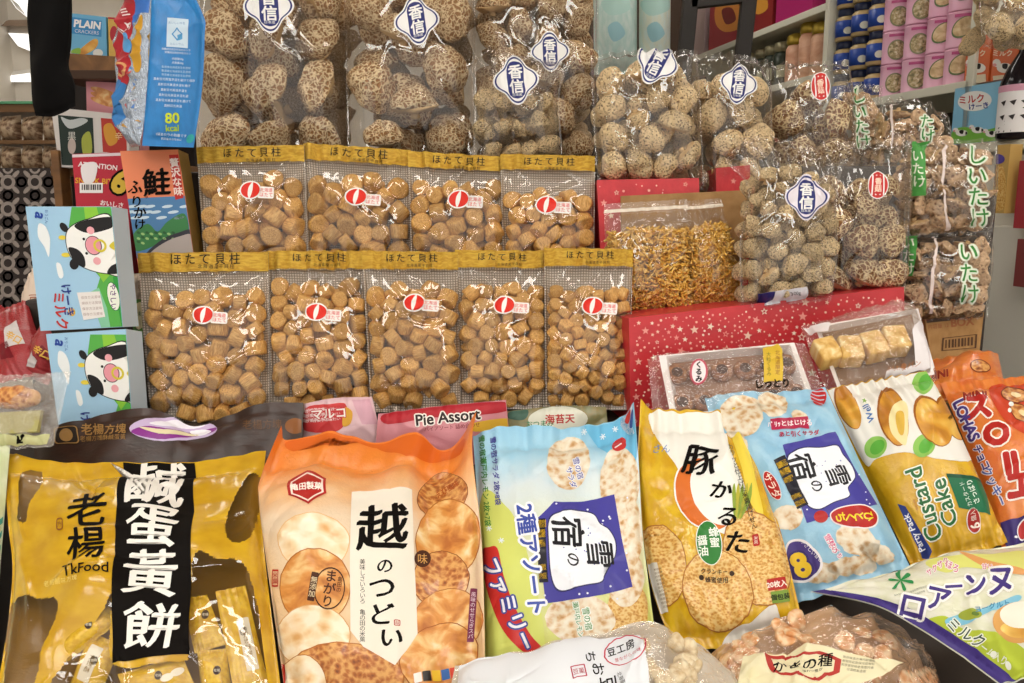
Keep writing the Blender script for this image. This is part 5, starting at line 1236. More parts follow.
t = Thing('tray_pack', 'clear pack of bread cubes in a white tray, right of the brown cookies', 'pack')
s = Surf(t, [(801, 326), (850, 315), (900, 301), (919, 310)], [(830, 402), (938, 380)], Y=(1.20, 1.20, 1.11, 1.11), T=.038, nu=56, nv=44, m=(.04, .05, .05, .05), p=.28, gather=.003, lump=.004, crease=18, cr_h=.005, seed=96, part='film')
s.front(film('clear', veil=.04)); tray_mesh(s, t, .08, .95, .10, .98, .012, 'tray', K('8a6a50')); s.back(film('clear'), .004, 'film')
s.poly([(803, 328), (830, 323), (828, 332), (812, 336)], K('ece4e2'), 3, 'label'); s.poly([(912, 330), (922, 328), (936, 368), (884, 380), (886, 372), (916, 364)], K('ebe4e4'), 3, 'print'); s.text('食パン', 911, 364, 7, K('c07a4a'), ang=-10, lay=4, part='print', shear=.3); s.text('ふんわり', 895, 369, 5, K('c07a4a'), ang=-10, lay=4, part='print')
t.finish()
M_BREAD = noisy('toasted_bread', [(0.3, 'c58a3c'), (0.48, 'e3b766'), (0.65, 'f1dca4')], scale=70, rough=.6, bump=.3)
for (x, y, a, dz) in ((827, 351, 22, 0), (852, 344, 6, 0), (876, 338, 20, 0), (898, 333, 10, 0)):
    V, F = bevel_box((0, 0, 0), .0300, .037, .030, .003, seg=3)
    q = (Vector(s.n).to_track_quat('Z', 'Y') @ Quaternion((0, 0, 1), math.radians(a))); R = np.array(q.to_matrix())
    g = s.inv(np.array([[x, y]], float)); base = s.samp(s.flat, g)[0] + s.n * .017
    th = Thing('bread_cube', 'golden toasted bread cube in the white tray', 'bread cube', 'bread cubes in the white tray'); V = V + .0009 * np.sin(V[:, [1, 2, 0]] * 400); th.add('', V @ R.T + base, F, M_BREAD, V[:, :2], None, True); th.finish()
# ------------------------------------------------------------------ brown carton on the right
M_CARD = foil('b88a52', rough=.7, coat=0, wr=.08, col2='ab7d46')
t = Thing('carton', 'brown cardboard carton under the shiitake bags', 'carton')
s = carton(t, [(925, 319), (984, 312)], [(938, 404), (974, 399)], (1.345, 1.36, 1.34, 1.325), .16, M_CARD, part=''); s.front(M_CARD, '')
cb = K('5a3a20'); s.poly([(926, 319), (983, 312.5), (982.5, 317), (926.5, 323)], K('4a3222'), 2, ''); s.text('BOX', 962, 322, 11, K('a5653a'), ang=-6, bold=.04, lay=3, part=''); s.text('内容量 12', 938, 326, 5, K('a5653a'), ang=-6, lay=3, part='')
s.ring(np.array([(942, 338), (977, 334), (976, 348), (941, 351)]), .9, cb, 3, ''); [s.poly([(945 + 3.2 * k, 340 - .35 * k), (946.4 + 3.2 * k + (k % 3) * .4, 339.8 - .35 * k), (946.2 + 3.2 * k + (k % 3) * .4, 348 - .35 * k), (944.8 + 3.2 * k, 348.2 - .35 * k)], cb, 3, '') for k in range(9)]
t.finish()
# ------------------------------------------------------------------ milk cartons at the left
fm = (0, 150, 3.927)
def milk(label, top, bot, Y, dx, dy, sc):
    t = Thing('milk_carton', label, 'carton', 'blue and green milk sweet cartons')
    s = carton(t, top, bot, Y, .036, K('dfe6ea'), part='', side_mat=K('b9c6cf')); s.front(K('a3cbe6', .3), '')
    cx, cy = 0, 150
    Pp = lambda L: [((a / 3.927 - 25.5) * sc + top[0][0] + (b / 3.927 + 150 - 206.5) * dx, (b / 3.927 + 150 - 206.5) * dy + top[0][1]) for a, b in L]
    e = lambda x, y, rx, ry, a=0, n=24: Pp(ell(x, y, rx, ry, a, n))
    tx = lambda *q, **k: None
    s.poly(Pp([(282, 224), (435, 224), (470, 470), (482, 704), (352, 704), (318, 600), (360, 500), (300, 420), (262, 300)]), K('57ad4a'), 1, '')
    s.poly(Pp([(330, 224), (380, 224), (420, 470), (370, 520), (330, 430)]), K('8cc83f'), 1.3, ''); s.poly(Pp([(310, 560), (350, 540), (372, 620), (376, 704), (340, 704)]), K('86c7a2'), 1.3, ''); s.poly(Pp([(410, 500), (472, 480), (482, 704), (420, 704)]), K('2f9a3f'), 1.4, '')
    for q in ([(145, 290), (170, 300), (182, 340), (178, 380), (168, 420), (156, 380), (136, 340)], [(195, 445), (212, 450), (218, 490), (206, 505), (196, 490)]): s.poly(spline(Pp(q), 5), K('eef2f2'), 2, '')
    W_, B_ = K('f4f3ee'), K('1c1a1c')
    s.poly(e(242, 304, 14, 20, -30), B_, 2, 'cow_print'); s.poly(e(265, 448, 18, 22, 20), B_, 2, 'cow_print'); s.poly(e(231, 344, 15, 9), K('e8d24a'), 2, 'cow_print'); s.poly(e(237, 412, 18, 9), K('e8d24a'), 2, 'cow_print')
    head = [(246, 330), (275, 295), (340, 270), (437, 262), (452, 480), (390, 488), (320, 472), (268, 440), (244, 390)]
    s.poly(spline(Pp(head), 6), B_, 2.6, 'cow_print'); c = np.mean(head, 0); s.poly(spline(Pp([tuple(c + (np.array(q) - c) * .965) for q in head]), 6), W_, 3, 'cow_print')
    s.poly(spline(Pp([(285, 296), (340, 274), (436, 264), (436, 300), (400, 316), (350, 326), (310, 320)]), 5), B_, 4, 'cow_print'); s.poly(spline(Pp([(250, 385), (285, 390), (308, 420), (305, 460), (268, 438)]), 5), B_, 4, 'cow_print'); s.poly(spline(Pp([(392, 486), (410, 455), (450, 445), (452, 480)]), 5), B_, 4, 'cow_print')
    for x, y in ((346, 316), (357, 436)): s.poly(e(x, y, 15, 15), K('eba8ae'), 5, 'cow_print')
    s.poly(e(350, 375, 33, 38), B_, 4.6, 'cow_print'); s.poly(e(350, 375, 30, 35), K('e79aa6'), 5, 'cow_print'); s.ring(Pp(ell(376, 376, 26, 26, 0, 24)), .66, K('d8c63c'), 6, 'cow_print'); s.poly(spline(Pp([(412, 378), (440, 358), (444, 398)]), 5), K('d8c63c'), 6, 'cow_print')
    for x, y in ((316, 350), (320, 406)): s.poly(e(x, y, 5.5, 5.5), B_, 6, 'cow_print')
    def T(body, x, y, z, m, ang, **k):
        (X, Yy), = Pp([(x, y)]); s.text(body, X, Yy, z / 3.927 * dy, m, ang=ang, **k)
    T('a', 150, 258, 62, K('2a4aa0'), 96, bold=.03, part='', shear=.2); T('おうごん', 180, 262, 14, K('2a4aa0'), 90, part='')
    T('ミルク', 190, 632, 52, K('c8332c'), 82, bold=.03, part='', lay=3); T('けーき', 222, 590, 44, K('2a3c8c'), 82, bold=.03, part='', lay=3); s.poly(e(232, 636, 14, 16), K('e8b83a'), 3, '')
    s.poly(Pp([(262, 560), (352, 555), (362, 655), (275, 668)]), K('ece7e2'), 4, 'price_sticker')
    for k in range(4): (X, Yy), = Pp([(315, 578 + 22 * k)]); s.text('保存方法賞味', X, Yy, 3.3, K('b09a94'), ang=-3, lay=5, part='price_sticker')
    s.poly(e(404, 575, 25, 58, -4), K('2a8a3a'), 4, ''); s.poly(e(404, 575, 22, 54, -4), K('f0f2e4'), 5, ''); T('やさしい', 404, 575, 26, K('6a3a78'), 88, bold=.02, part='', lay=6)
    t.plabel['cow_print'] = 'printed black and white cow head lying sideways'; t.plabel['price_sticker'] = 'white sticker'
    t.finish(); return s
milk('upper milk sweet carton with a sideways cow, atop the other one', [(25.5, 206.5), (111.5, 206.5)], [(40.5, 331), (123, 327)], (1.24, 1.215, 1.19, 1.215), .123, 1.0, 1.0)
milk('lower milk sweet carton with a sideways cow, under the other one', [(46, 334), (126, 329)], [(60, 438), (133, 430)], (1.215, 1.19, 1.15, 1.17), .123, 1.0, .96)
# ------------------------------------------------------------------ salmon packet, red snack cup, blue milk packet
t = Thing('salmon_packet', 'orange and blue salmon seasoning packet beside the back-row scallop bags', 'packet')
s = carton(t, [(120, 151), (178, 149.5)], [(142, 290), (199, 288)], (1.43, 1.42, 1.38, 1.39), .035, K('8a6a3a'), part='', side_mat=foil('9a7a3c', rough=.3, metal=.4)); s.front(K('ee8a60', .35), '')
F2 = lambda L: [(a / 3.927, b / 3.927 + 150) for a, b in L]
s.poly(F2([(500, 192), (600, 186), (735, 180), (765, 420), (530, 425)]), K('4f7fae'), 1, '')
for k in range(14):
    x, y = 520 + 23 * (k % 10) - 10 * (k // 10), 222 + 22 * (k % 3); s.poly(F2(ell(x, y, 22, 6, -8, 12)), K('c9dce8'), 2, '')
s.poly(spline(F2([(525, 330), (580, 290), (620, 320), (660, 280), (725, 250), (742, 330), (700, 330), (620, 370), (560, 395), (530, 390)]), 5), K('3f7f4a'), 2, '')
for k in range(20): s.poly(F2(ell(545 + 17 * (k % 9), 325 + 18 * (k // 9) + 5 * (k % 2), 8, 5, 20, 8)), K('9ac27a' if k % 2 else '2f5f3a'), 3, '')
s.poly(spline(F2([(580, 400), (640, 350), (700, 325), (755, 318), (762, 420), (580, 425)]), 5), K('3c3c44'), 3, ''); s.poly(spline(F2([(596, 400), (650, 362), (705, 340), (757, 335), (762, 420), (590, 425)]), 5), K('b5aaa4'), 4, '')
for ch, x, y, z, r_ in (('鮭', 615, 126, 112, -4), ('ふ', 532, 146, 60, 0), ('り', 538, 203, 50, 0), ('か', 552, 246, 52, 0), ('け', 552, 292, 46, 0)): s.text(ch, x / 3.927, y / 3.927 + 150, z / 3.927, blk, ang=r_, bold=.012, lay=5, part='', rough=.008)
s.text('゛', 578 / 3.927, 186 / 3.927 + 150, 10, blk, lay=5, part='')
s.poly(F2([(665, 20), (702, 18), (722, 188), (690, 196)]), K('c2302a'), 5, 'red_label'); s.text('贅沢な味', 694 / 3.927, 106 / 3.927 + 150, 9.6, K('f3e0d6'), ang=-8, vert=True, lay=6, bold=.03, part='red_label', line=1.0); t.plabel['red_label'] = 'red label with white characters'
t.finish()
t = Thing('snack_box', 'red snack box with a yellow figure and a barcode sticker, behind the milk cartons', 'box')
s = carton(t, [(72, 154), (126, 152)], [(83, 288), (133, 288)], (1.475, 1.475, 1.465, 1.465), .08, K('a82230'), part=''); s.front(K('b8283a'), '')
s.poly([(72, 154), (126, 152), (126, 155.5), (72.5, 157.5)], K('e2cfd4'), 2, ''); s.text('ATTENTION', 98, 166, 7, K('f2dede'), ang=6, bold=.03, lay=3, part=''); s.text('SNACK BIT', 94, 181, 7.5, K('e2a02a'), ang=2, bold=.03, lay=3, part='')
s.poly(spline([(82, 165), (97, 163), (95, 180), (88, 184), (83, 180)], 4), K('ece4e4'), 4, 'sticker'); s.poly([(80, 183), (103, 183), (103, 193), (80, 193)], K('efe9e6'), 4, 'sticker'); [s.poly([(82 + 2.2 * k, 184.5), (83.2 + 2.2 * k + .3 * (k % 3), 184.5), (83.2 + 2.2 * k + .3 * (k % 3), 190), (82 + 2.2 * k, 190)], K('4a4444'), 5, 'sticker') for k in range(9)]
s.otext('6', 120, 182, 30, K('d8b23a'), blk, w=.05, ang=14, bold=.05, lay=3, part=''); s.text('おいしさ', 112, 204, 6, K('f2dede'), ang=8, bold=.03, lay=3, part=''); t.finish()
fb = (110, 0, 4.555)
t = Thing('milk_packet', 'tall blue packet with white text and 80 kcal in yellow', 'packet')
M_BLUE = foil('1f80c6', rough=.34, coat=.15, wr=.1, col2='1a76ba')
s = Surf(t, [(190, -30), (290, -22), (388, -14)], [(146, 664), (260, 668), (381, 672)], [(190, -30), (176, 300), (146, 664)], [(388, -14), (432, 90), (432, 150), (420, 400), (381, 672)], Y=(1.375, 1.39, 1.37, 1.355), T=.012, nu=40, nv=64, fr=fb, m=(.0, .06, .0, .05), p=.5, lump=.0015, crease=4, cr_h=.0015, seed=5, part='blue_panel')
s.front(M_BLUE, 'blue_panel'); s.back(M_BLUE, .05, 'blue_panel')
s.poly([(262, 82), (358, 90), (354, 220), (256, 212)], K('c9dcea'), 2, 'blue_panel'); s.ring(np.array([(306, 125), (332, 155), (306, 186), (280, 155)]), .72, K('3f8fc8'), 3, 'blue_panel'); s.poly([(306, 160), (330, 152), (330, 178), (310, 185)], K('5aa2d2'), 3, 'blue_panel'); s.text('おいしい牛乳', 306, 106, 13, K('5a8ab8'), lay=3, part='blue_panel', ang=3); s.text('カルシウム', 304, 200, 13, K('5a8ab8'), lay=3, part='blue_panel', ang=3)
wt = K('e2eef6')
for k, (x, y, w_) in enumerate(((300, 225, 12), (308, 240, 11))): s.text('栄養成分表示牛乳カルシウ'[:w_], x, y, 11, wt, ang=4, lay=3, part='blue_panel')
for k in range(2): s.text('内容量50g', 308, 268 + 18 * k, 12, wt, ang=3, lay=3, part='blue_panel')
for k in range(3): s.text('製造者北海道産生乳使用', 300, 306 + 18 * k, 12, K('b8d8ec'), ang=3, lay=3, part='blue_panel')
for k in range(6): s.text('直射日光高温多湿を避けて保存'[: (14, 11, 9, 10, 12, 6)[k]], 292 - k, 362 + 24 * k, 13.5, wt, ang=3, lay=3, part='blue_panel', bold=.01)
s.text('80', 284, 538, 66, K('c9d82a'), ang=-2, bold=.03, lay=3, part='blue_panel'); s.text('kcal', 284, 584, 40, K('a8c832'), ang=-2, bold=.03, lay=3, part='blue_panel'); s.text('1袋あたりの熱量です', 280, 615, 15, wt, ang=4, lay=3, part='blue_panel'); s.text('開封後はお早めに', 280, 634, 12, wt, ang=4, lay=3, part='blue_panel'); s.poly(ell(366, 632, 16, 22, 30), K('2fa0a0'), 3, 'blue_panel')
g = Surf(t, [(92, -30), (190, -30)], [(96, 672), (146, 664)], [(92, -30), (60, 60), (20, 250), (52, 430), (96, 672)], [(190, -30), (176, 300), (146, 664)], Y=(1.44, 1.376, 1.356, 1.40), T=.012, nu=36, nv=80, fr=fb, m=(.0, .0, .0, .0), p=.5, lump=.006, crease=18, cr_h=.006, seed=6, part='foil_side')
g.front(foil('b9c4d2', rough=.2, metal=.6, wr=.8, scale=50, coat=.4), 'foil_side'); t.plabel['foil_side'] = 'crumpled red, blue and silver front of the packet'; t.plabel['blue_panel'] = 'flat blue back panel with white text'
g.poly([(84, -20), (140, -20), (112, 100), (98, 200), (104, 300), (90, 390), (40, 360), (22, 250), (58, 70)], K('b02a34'), 2, 'foil_side'); g.poly([(40, 360), (88, 390), (92, 480), (100, 660), (64, 560)], K('3a7ab8'), 2, 'foil_side'); g.poly(spline([(150, 70), (160, 120), (150, 260), (135, 330), (112, 300), (112, 180)], 5), K('c9962e'), 2, 'foil_side')
g.poly([(110, -20), (188, -20), (180, 60), (150, 60), (110, 120)], K('3f72c0'), 1.5, 'foil_side'); g.poly(spline([(55, 170), (80, 150), (98, 180), (96, 235), (62, 230)], 5), K('5aa0d8'), 3, 'foil_side')
rs = np.random.RandomState(8)
for k in range(26):
    y = rs.uniform(300, 650); x = 96 + (y - 300) * .06 + rs.uniform(-8, 44); a = rs.uniform(0, 6.28, 3) + np.array([0, 2, 4]); r = rs.uniform(6, 20)
    g.poly(np.stack([x + r * .6 * np.cos(a), y + r * np.sin(a)], -1), K(('3f72b8', 'dfe6ee', 'b98a3a', '8a9ac0', 'c2504a')[k % 5]), 2.2, 'foil_side')  # coloured shards: scraps of print and crumple highlights of the foil, put in as colour
g.otext('ミ', 82, 60, 44, K('f2e9e6'), K('b02a34'), w=.03, ang=-30, lay=4, bold=.03, part='foil_side'); g.otext('ルク', 74, 130, 36, K('f2e9e6'), K('b02a34'), w=.03, ang=-40, lay=4, bold=.03, part='foil_side'); g.ring(ell(62, 320, 30, 34, 20), .7, K('d9a06a'), 3, 'foil_side')
t.finish()
# ------------------------------------------------------------------ packets at the far left
def a4(s):
    for k in range(5): s.poly(spline([(0, 520 + 14 * k), (12, 512 + 12 * k), (13, 516 + 12 * k), (0, 526 + 14 * k)], 3), K('4a9a8a'), 2)
    s.poly([(0, 640), (6, 660), (8, 690), (0, 690)], K('2a2a22'), 2)
lowpack('pale green packet at the edge beside the yellow biscuit bag', [(-90, 436), (-30, 428), (11, 436)], [(-90, 720), (-12, 720)], (1.06, 1.05, .82, .82), foil('dfe3c0', rough=.28, coat=.5, col2='cfd8a8'), 84, a4, T=.03)
t = Thing('pastry_packet', 'clear packet with a brown pastry and olive card, left of the brown bag', 'packet')
s = Surf(t, [(-30, 373), (30, 375), (70, 371)], [(-30, 452), (54, 446)], Y=(1.10, 1.09, 1.04, 1.04), T=.022, nu=40, nv=40, m=(.03, .04, .06, .04), p=.35, gather=.004, lump=.004, crease=20, cr_h=.006, seed=97, part='film')
s.front(film('milky', veil=.14, wr=.5)); s.back(film('clear'), .004, 'film')
q = s.samp(s.flat, np.array([[.03, .56], [.82, .54], [.82, .82], [.03, .84]])) + s.n * .010
qb = q - s.n * .006; t.add('card', np.concatenate([q, qb]), [(0, 1, 2, 3), (7, 6, 5, 4), (0, 4, 5, 1), (1, 5, 6, 2), (2, 6, 7, 3), (3, 7, 4, 0)], K('a8a060')); t.plabel['card'] = 'olive card'
s.poly([(-20, 434), (48, 433), (46, 444), (-20, 447)], K('c6c690'), 3, 'label'); s.text('↙', 18, 438, 15, blk, bold=.05, lay=4, part='label'); t.finish()
V, F = bm_out((lambda bm: (bmesh.ops.create_icosphere(bm, subdivisions=3, radius=1), bm)[1])(bmesh.new()))
V = V * np.array([.030, .012, .016]) * (1 + .08 * np.sin(V[:, [0]] * 9))
cpos = s.samp(s.flat, np.array([[.52, .34]]))[0] + s.n * .008; th = Thing('pastry', 'brown glazed pastry inside the clear packet with the olive card', 'pastry'); th.add('', V + cpos, F, M_CRACKB, V[:, [0, 2]], None, True); th.finish()
def red_pack(label, c, Y, seed, white):
    t, s = packet('snack_packet', label, 'packet', [c[0], c[1]], [c[3], c[2]], Y, foil('a3262c', rough=.28, coat=.4, wr=.3), (0, 0, 1), T=.015, seed=seed, nu=30, nv=30, crease=8, group='red snack packets at the left edge')
    A = np.array(c, float); m = A.mean(0); s.poly(wob(m + (A - m) * .3 + np.array(white), 3, seed), K('d8d0ce'), 2); s.poly(wob(m + (A - m) * .22 - np.array(white), 2, seed + 1), K('7a1420'), 2); s.text('辛口', m[0] + 5, m[1] - 4, 9, K('e2b04a'), ang=30, bold=.03, lay=3); t.finish()
red_pack('dark red packet lowest of the pile left of the milk cartons', [(-20, 318), (26, 300), (50, 372), (-10, 385)], (1.36, 1.36, 1.24, 1.24), 101, (4, -8))
red_pack('dark red packet leaning on the left side of the milk cartons', [(16, 372), (44, 318), (60, 352), (48, 385)], (1.28, 1.28, 1.24, 1.24), 102, (-6, 4))
red_pack('red and white packet at the very edge of the pile', [(-30, 290), (10, 310), (30, 360), (-30, 350)], (1.44, 1.44, 1.38, 1.38), 103, (8, 6))
lowpack('cream rounded packet behind the upper milk carton', [(22, 300), (30, 272), (44, 262)], [(24, 345), (46, 345)], (1.40, 1.40, 1.36, 1.36), foil('dcc6b2', rough=.3, coat=.4), 85, lambda s: s.text('豆', 34, 300, 12, K('a85a3a'), lay=2), T=.014)
def a6(s):
    s.poly(spline([(134, 306), (146, 303), (148, 322), (140, 330), (134, 322)], 4), K('e4dcb0'), 2); s.text('抹茶', 142, 314, 6, K('2a5a2a'), lay=3)
lowpack('small green packet between the milk cartons and the scallop bags', [(131, 300), (152, 297)], [(133, 342), (153, 342)], (1.31, 1.31, 1.29, 1.29), foil('5f9a4a', rough=.25, coat=.5), 86, a6, T=.008)
lowpack('pale card packet above the small green packet, beside the scallop bags', [(130, 274), (152, 272)], [(131, 302), (152, 302)], (1.325, 1.325, 1.32, 1.32), foil('cbb9a4', rough=.5, coat=.1), 87, lambda s: s.text('豆', 141, 288, 6, K('a08a72'), lay=2), T=.004)
# ------------------------------------------------------------------ shelf wall on the right, running away from the camera
CW, KW = 1.436, 0.185
def SP(px, py, off=0.0):
    d = ray(px, py); t = (CW + off) / (d[0] + KW * d[1]); return np.array([0, 0, CAMZ]) + d * t
EV = np.array([-KW, 1, 0]); EV /= np.linalg.norm(EV); DV = np.array([1, KW, 0]); DV /= np.linalg.norm(DV); ZV = np.array([0, 0, 1.0])
RS = np.stack([EV, DV, ZV], 1)
def SY(Y, z, off=0.0): return np.array([CW + off - KW * Y, Y, z])
Z1, Z2, Z3 = SP(745, 35.6)[2], SP(878.6, 96.8)[2], SP(998, 141)[2]
M_SHELF = ink('d9d6c4', .5); M_SHELFD = ink('9a9688', .6)
t = Thing('shelf_unit', 'tall cream shelving full of jars and pink tins at the right', 'shelf')
def board(part, Ya, Yb, z, th=.022, dep=.34, mat=None, zz=None):
    L = (Yb - Ya) * math.hypot(1, KW); c = SY((Ya + Yb) / 2, z - th / 2) + DV * dep / 2
    V, F = bevel_box((0, 0, 0), L, dep, th, .002); t.add(part, V @ RS.T + c, F, mat or M_SHELF)
Yd1, Yd2 = SP(826, 30)[1], SP(970, 70)[1]
board('shelf_board', Yd1, 4.7, Z1); board('shelf_board#2', Yd2, Yd1, Z2); board('shelf_board#3', 1.45, Yd2, Z3); board('shelf_board#4', Yd1, 4.7, Z1 - .20); board('shelf_board#6', Yd2, 4.7, 2.45); board('shelf_board#7', Yd2, Yd1, Z2 + .40)
for k, Yx in enumerate((Yd1, Yd2, 4.7)):
    c = SY(Yx, 1.25) + DV * .17; V, F = bevel_box((0, 0, 0), .024, .34, 2.5, .002); t.add('upright#%d' % k, V @ RS.T + c, F, M_SHELF)
c = SY(3.1, 1.25) + DV * .35; V, F = bevel_box((0, 0, 0), 3.4, .012, 2.5, .002); t.add('back_panel', V @ RS.T + c, F, ink('6f6a5c', .7))
t.finish()
# cabinet below the right bay
t = Thing('cabinet', 'cream cabinet below the shelf at the right edge', 'cabinet')
c = SY((1.30 + Yd2) / 2, (Z3 - .03) / 2) + DV * .19; L = (Yd2 - 1.30) * math.hypot(1, KW)
V, F = bevel_box((0, 0, 0), L, .34, Z3 - .03, .003); t.add('body', V @ RS.T + c, F, ink('e2ddcf', .45))
p0 = SP(1000, 220); c = SY((1.5 + Yd2) / 2, Z3 - .46) - DV * -.012
V, F = bevel_box((0, 0, 0), L * .9, .016, .55, .004); t.add('door', V @ RS.T + c, F, ink('e6e1d3', .4)); 
c2 = SY(Yd2 - .09, Z3 - .36) - DV * .006; V, F = bevel_box((0, 0, 0), .012, .02, .10, .003); t.add('door/handle', V @ RS.T + c2, F, ink('a9a9a4', .3, .8))
t.finish()
def cyl(t, part, c, prof, mat, seg=20):
    V, F = lathe(prof, c, seg); t.add(part, V, F, mat, None, None, True)
def cylart(t, part, c, r, pts, mat, z0, ang, lift=.0006):
    """a printed patch on a round tin; pts in metres along the wall"""
    pts = np.asarray(pts, float); m = pts.mean(0); V, F = [], []
    if len(pts) < 12: pts = np.concatenate([p + (q - p) * np.linspace(0, 1, 10, endpoint=False)[:, None] for p, q in zip(pts, np.roll(pts, -1, 0))])
    n = len(pts); KS = np.linspace(1, .02, 8)
    for k in KS:
        for q in pts: x = m + (q - m) * k; a = ang + x[0] / r; V.append((c[0] + (r + lift) * math.cos(a), c[1] + (r + lift) * math.sin(a), c[2] + z0 + x[1]))
    for j in range(len(KS) - 1):
        for i in range(n): F.append((j * n + i, j * n + (i + 1) % n, (j + 1) * n + (i + 1) % n, (j + 1) * n + i))
    t.add(part, np.array(V), F, mat, None, None, True)
M_TIN = noisy('pink_tin', [(0.3, 'e7a9c4'), (0.7, 'f0c0d4')], scale=12, rough=.35)
TINP = [noisy('bean_dish_print', [(0.3, '5a5a3a'), (0.5, 'b5a070'), (0.7, 'e6dcc0')], scale=120), noisy('abalone_print', [(0.3, 'b08a5a'), (0.55, 'e2c79a'), (0.75, 'f0e2c4')], scale=50)]
for col in range(4):
    Yc = SP((896, 918, 941, 961)[col], 60, .055)[1]
    for row in range(5):
        r, h = .0385, .084; c = SY(Yc, Z2 + row * (h + .0015), .055); a = math.atan2(-c[1], -c[0])
        pic = ('a brown bean dish', 'a pale abalone')[col // 2]; rowname = ('bottom row', 'second row up', 'third row up', 'fourth row up', 'top row')[row]; cn = ('beside the blue jars', 'second from the blue jars', 'third from the blue jars', 'next to the orange packets')[col]
        t = Thing('tin', 'pink tin picturing %s, %s, column %s' % (pic, rowname, cn), 'tin', 'pink tins stacked on the shelf')
        cyl(t, 'can', c, [(r - .002, 0), (r, .002), (r - .0015, .005), (r - .001, h - .005), (r, h - .003), (r - .002, h)], M_TIN)
        if col < 2:
            cylart(t, 'picture', c, r, ell(0, 0, .024, .026), K('8a8a66'), h * .42, a); cylart(t, 'picture', c, r, ell(0, 0, .020, .022), TINP[0], h * .42, a, .0012)
        else:
            cylart(t, 'picture', c, r, ell(0, 0, .030, .022, 35), K('6a7a52'), h * .55, a); cylart(t, 'picture', c, r, ell(.001, .001, .027, .019, 35), TINP[1], h * .55, a, .0012)
        cylart(t, 'picture', c, r, np.array([(-.022, -.004), (.022, -.004), (.022, .003), (-.022, .003)]), K('c2588a'), h * .88, a); t.finish()
for col in range(3):
    Yc = SP((846, 862, 879)[col], 60, .045)[1]
    for row in range(4):
        r, h = .035, .092; c = SY(Yc, Z2 + row * h, .045); a = math.atan2(-c[1], -c[0])
        t = Thing('jar', 'blue-labelled jar with a dark lid, %s, %s' % (('bottom row', 'second row up', 'third row up', 'top row')[row], ('by the upright', 'middle column', 'beside the pink tins')[col]), 'jar', 'blue-labelled jars on the shelf')
        cyl(t, 'glass', c, [(r * .9, 0), (r, .004), (r, h * .68), (r * .8, h * .76)], ink('c2a878', .15)); cyl(t, 'lid', c + ZV * h * .76, [(r * .84, 0), (r * .86, .002), (r * .86, h * .2), (r * .8, h * .225)], ink('1e2540', .3))
        cyl(t, 'label', c + ZV * h * .12, [(r + .0006, 0), (r + .0006, h * .5)], ink('2c4a9c', .35)); cylart(t, 'label', c, r, ell(0, 0, .012, .010), K('d8d8c8'), h * .3, a, .0014); cylart(t, 'label', c, r, ell(.022, .003, .006, .018), K('d8d8c8'), h * .36, a, .0014); t.finish()
for k, (px, hh) in enumerate(((796, .085), (809, .10), (821, .09))):
    q = SP(px, 60, .06); c = np.array([q[0], q[1], Z1 - .20]); r = .034
    t = Thing('jar', 'pink-wrapped jar with a gold lid, %s of three on the shelf' % ('leftmost', 'tallest middle one', 'rightmost')[k], 'jar', 'gold-lidded jars')
    cyl(t, 'glass', c, [(r * .9, 0), (r, .004), (r, hh * 1.3), (r * .8, hh * 1.45)], noisy('pink_wrap', [(0.3, 'c98a6a'), (0.6, 'e0b090')], scale=30)); cyl(t, 'lid', c + ZV * hh * 1.45, [(r * .9, 0), (r * .98, .01), (r * .9, .03), (r * .5, .038)], ink('b59a3c', .35, .5)); t.finish()
for k, px in enumerate((752, 763, 773, 783)):
    q = SP(px, 55, .06); c = np.array([q[0], q[1], Z1 - .20]); r = .034
    t = Thing('jar', 'small dark jar on the shelf, %s of four beside the gold-lidded jars' % ('furthest', 'second furthest', 'third', 'nearest')[k], 'jar', 'small dark jars')
    cyl(t, 'glass', c, [(r * .9, 0), (r, .004), (r, .10), (r * .8, .115)], ink('3c4238', .2)); cyl(t, 'lid', c + ZV * .115, [(r * .85, 0), (r * .86, .03), (r * .7, .033)], ink('a39a7a', .3, .4)); cylart(t, 'label', c, r, np.array([(-.02, -.02), (.02, -.02), (.02, .02), (-.02, .02)]), K('b8b89a'), .05, math.atan2(-c[1], -c[0])); t.finish()
# gift boxes on the upper shelf
def sbox(name, label, cat, px0, px1, pyb, h, mat, art=None, off=.01, dep=.12, group=None, z=None):
    a, b = SP(px0, pyb, off), SP(px1, pyb, off); z = a[2] if z is None else z
    a = SY(a[1], z, off); b = SY(b[1], z, off)
    t = Thing(name, label, cat, group); D = DV * dep; V = np.array([a, b, b + D, a + D]); V = np.concatenate([V, V + ZV * h])
    t.add('', V, [(0, 3, 2, 1), (4, 5, 6, 7), (1, 2, 6, 5), (2, 3, 7, 6), (3, 0, 4, 7)], mat)
    pts = [proj(q) for q in (a + ZV * h, b + ZV * h, b, a)]
    f = Surf(t, [tuple(pts[0]), tuple(pts[1])], [tuple(pts[3]), tuple(pts[2])], Y=(a[1], b[1], b[1], a[1]), T=0, nu=8, nv=8, part='', m=(0, 0, 0, 0))
    f.front(mat, '')
    if art: art(f)
    t.finish(); return f
def gift(f):
    f.poly(spline([(716, 6), (728, 0), (740, 6), (742, 26), (726, 32), (716, 24)], 4), K('d98a3a'), 2, ''); f.poly(spline([(722, 10), (732, 8), (736, 20), (726, 24)], 4), K('7a1a1a'), 3, '')
sbox('gift_box', 'dark red boxed sweets with an orange picture on the upper shelf', 'box', 709, 744, 38, .36, ink('9c2a34', .4), gift, group='boxed sweets on the upper shelf', z=Z1)
sbox('gift_box', 'grey-pink boxed sweets beside the dark metal frame on the upper shelf', 'box', 694, 704, 48, .34, ink('a08a88', .4), None, group='boxed sweets on the upper shelf', z=Z1)
def gift2(f): f.poly(spline([(752, -5), (764, -8), (768, 8), (756, 14)], 4), K('d9983a'), 2, '')
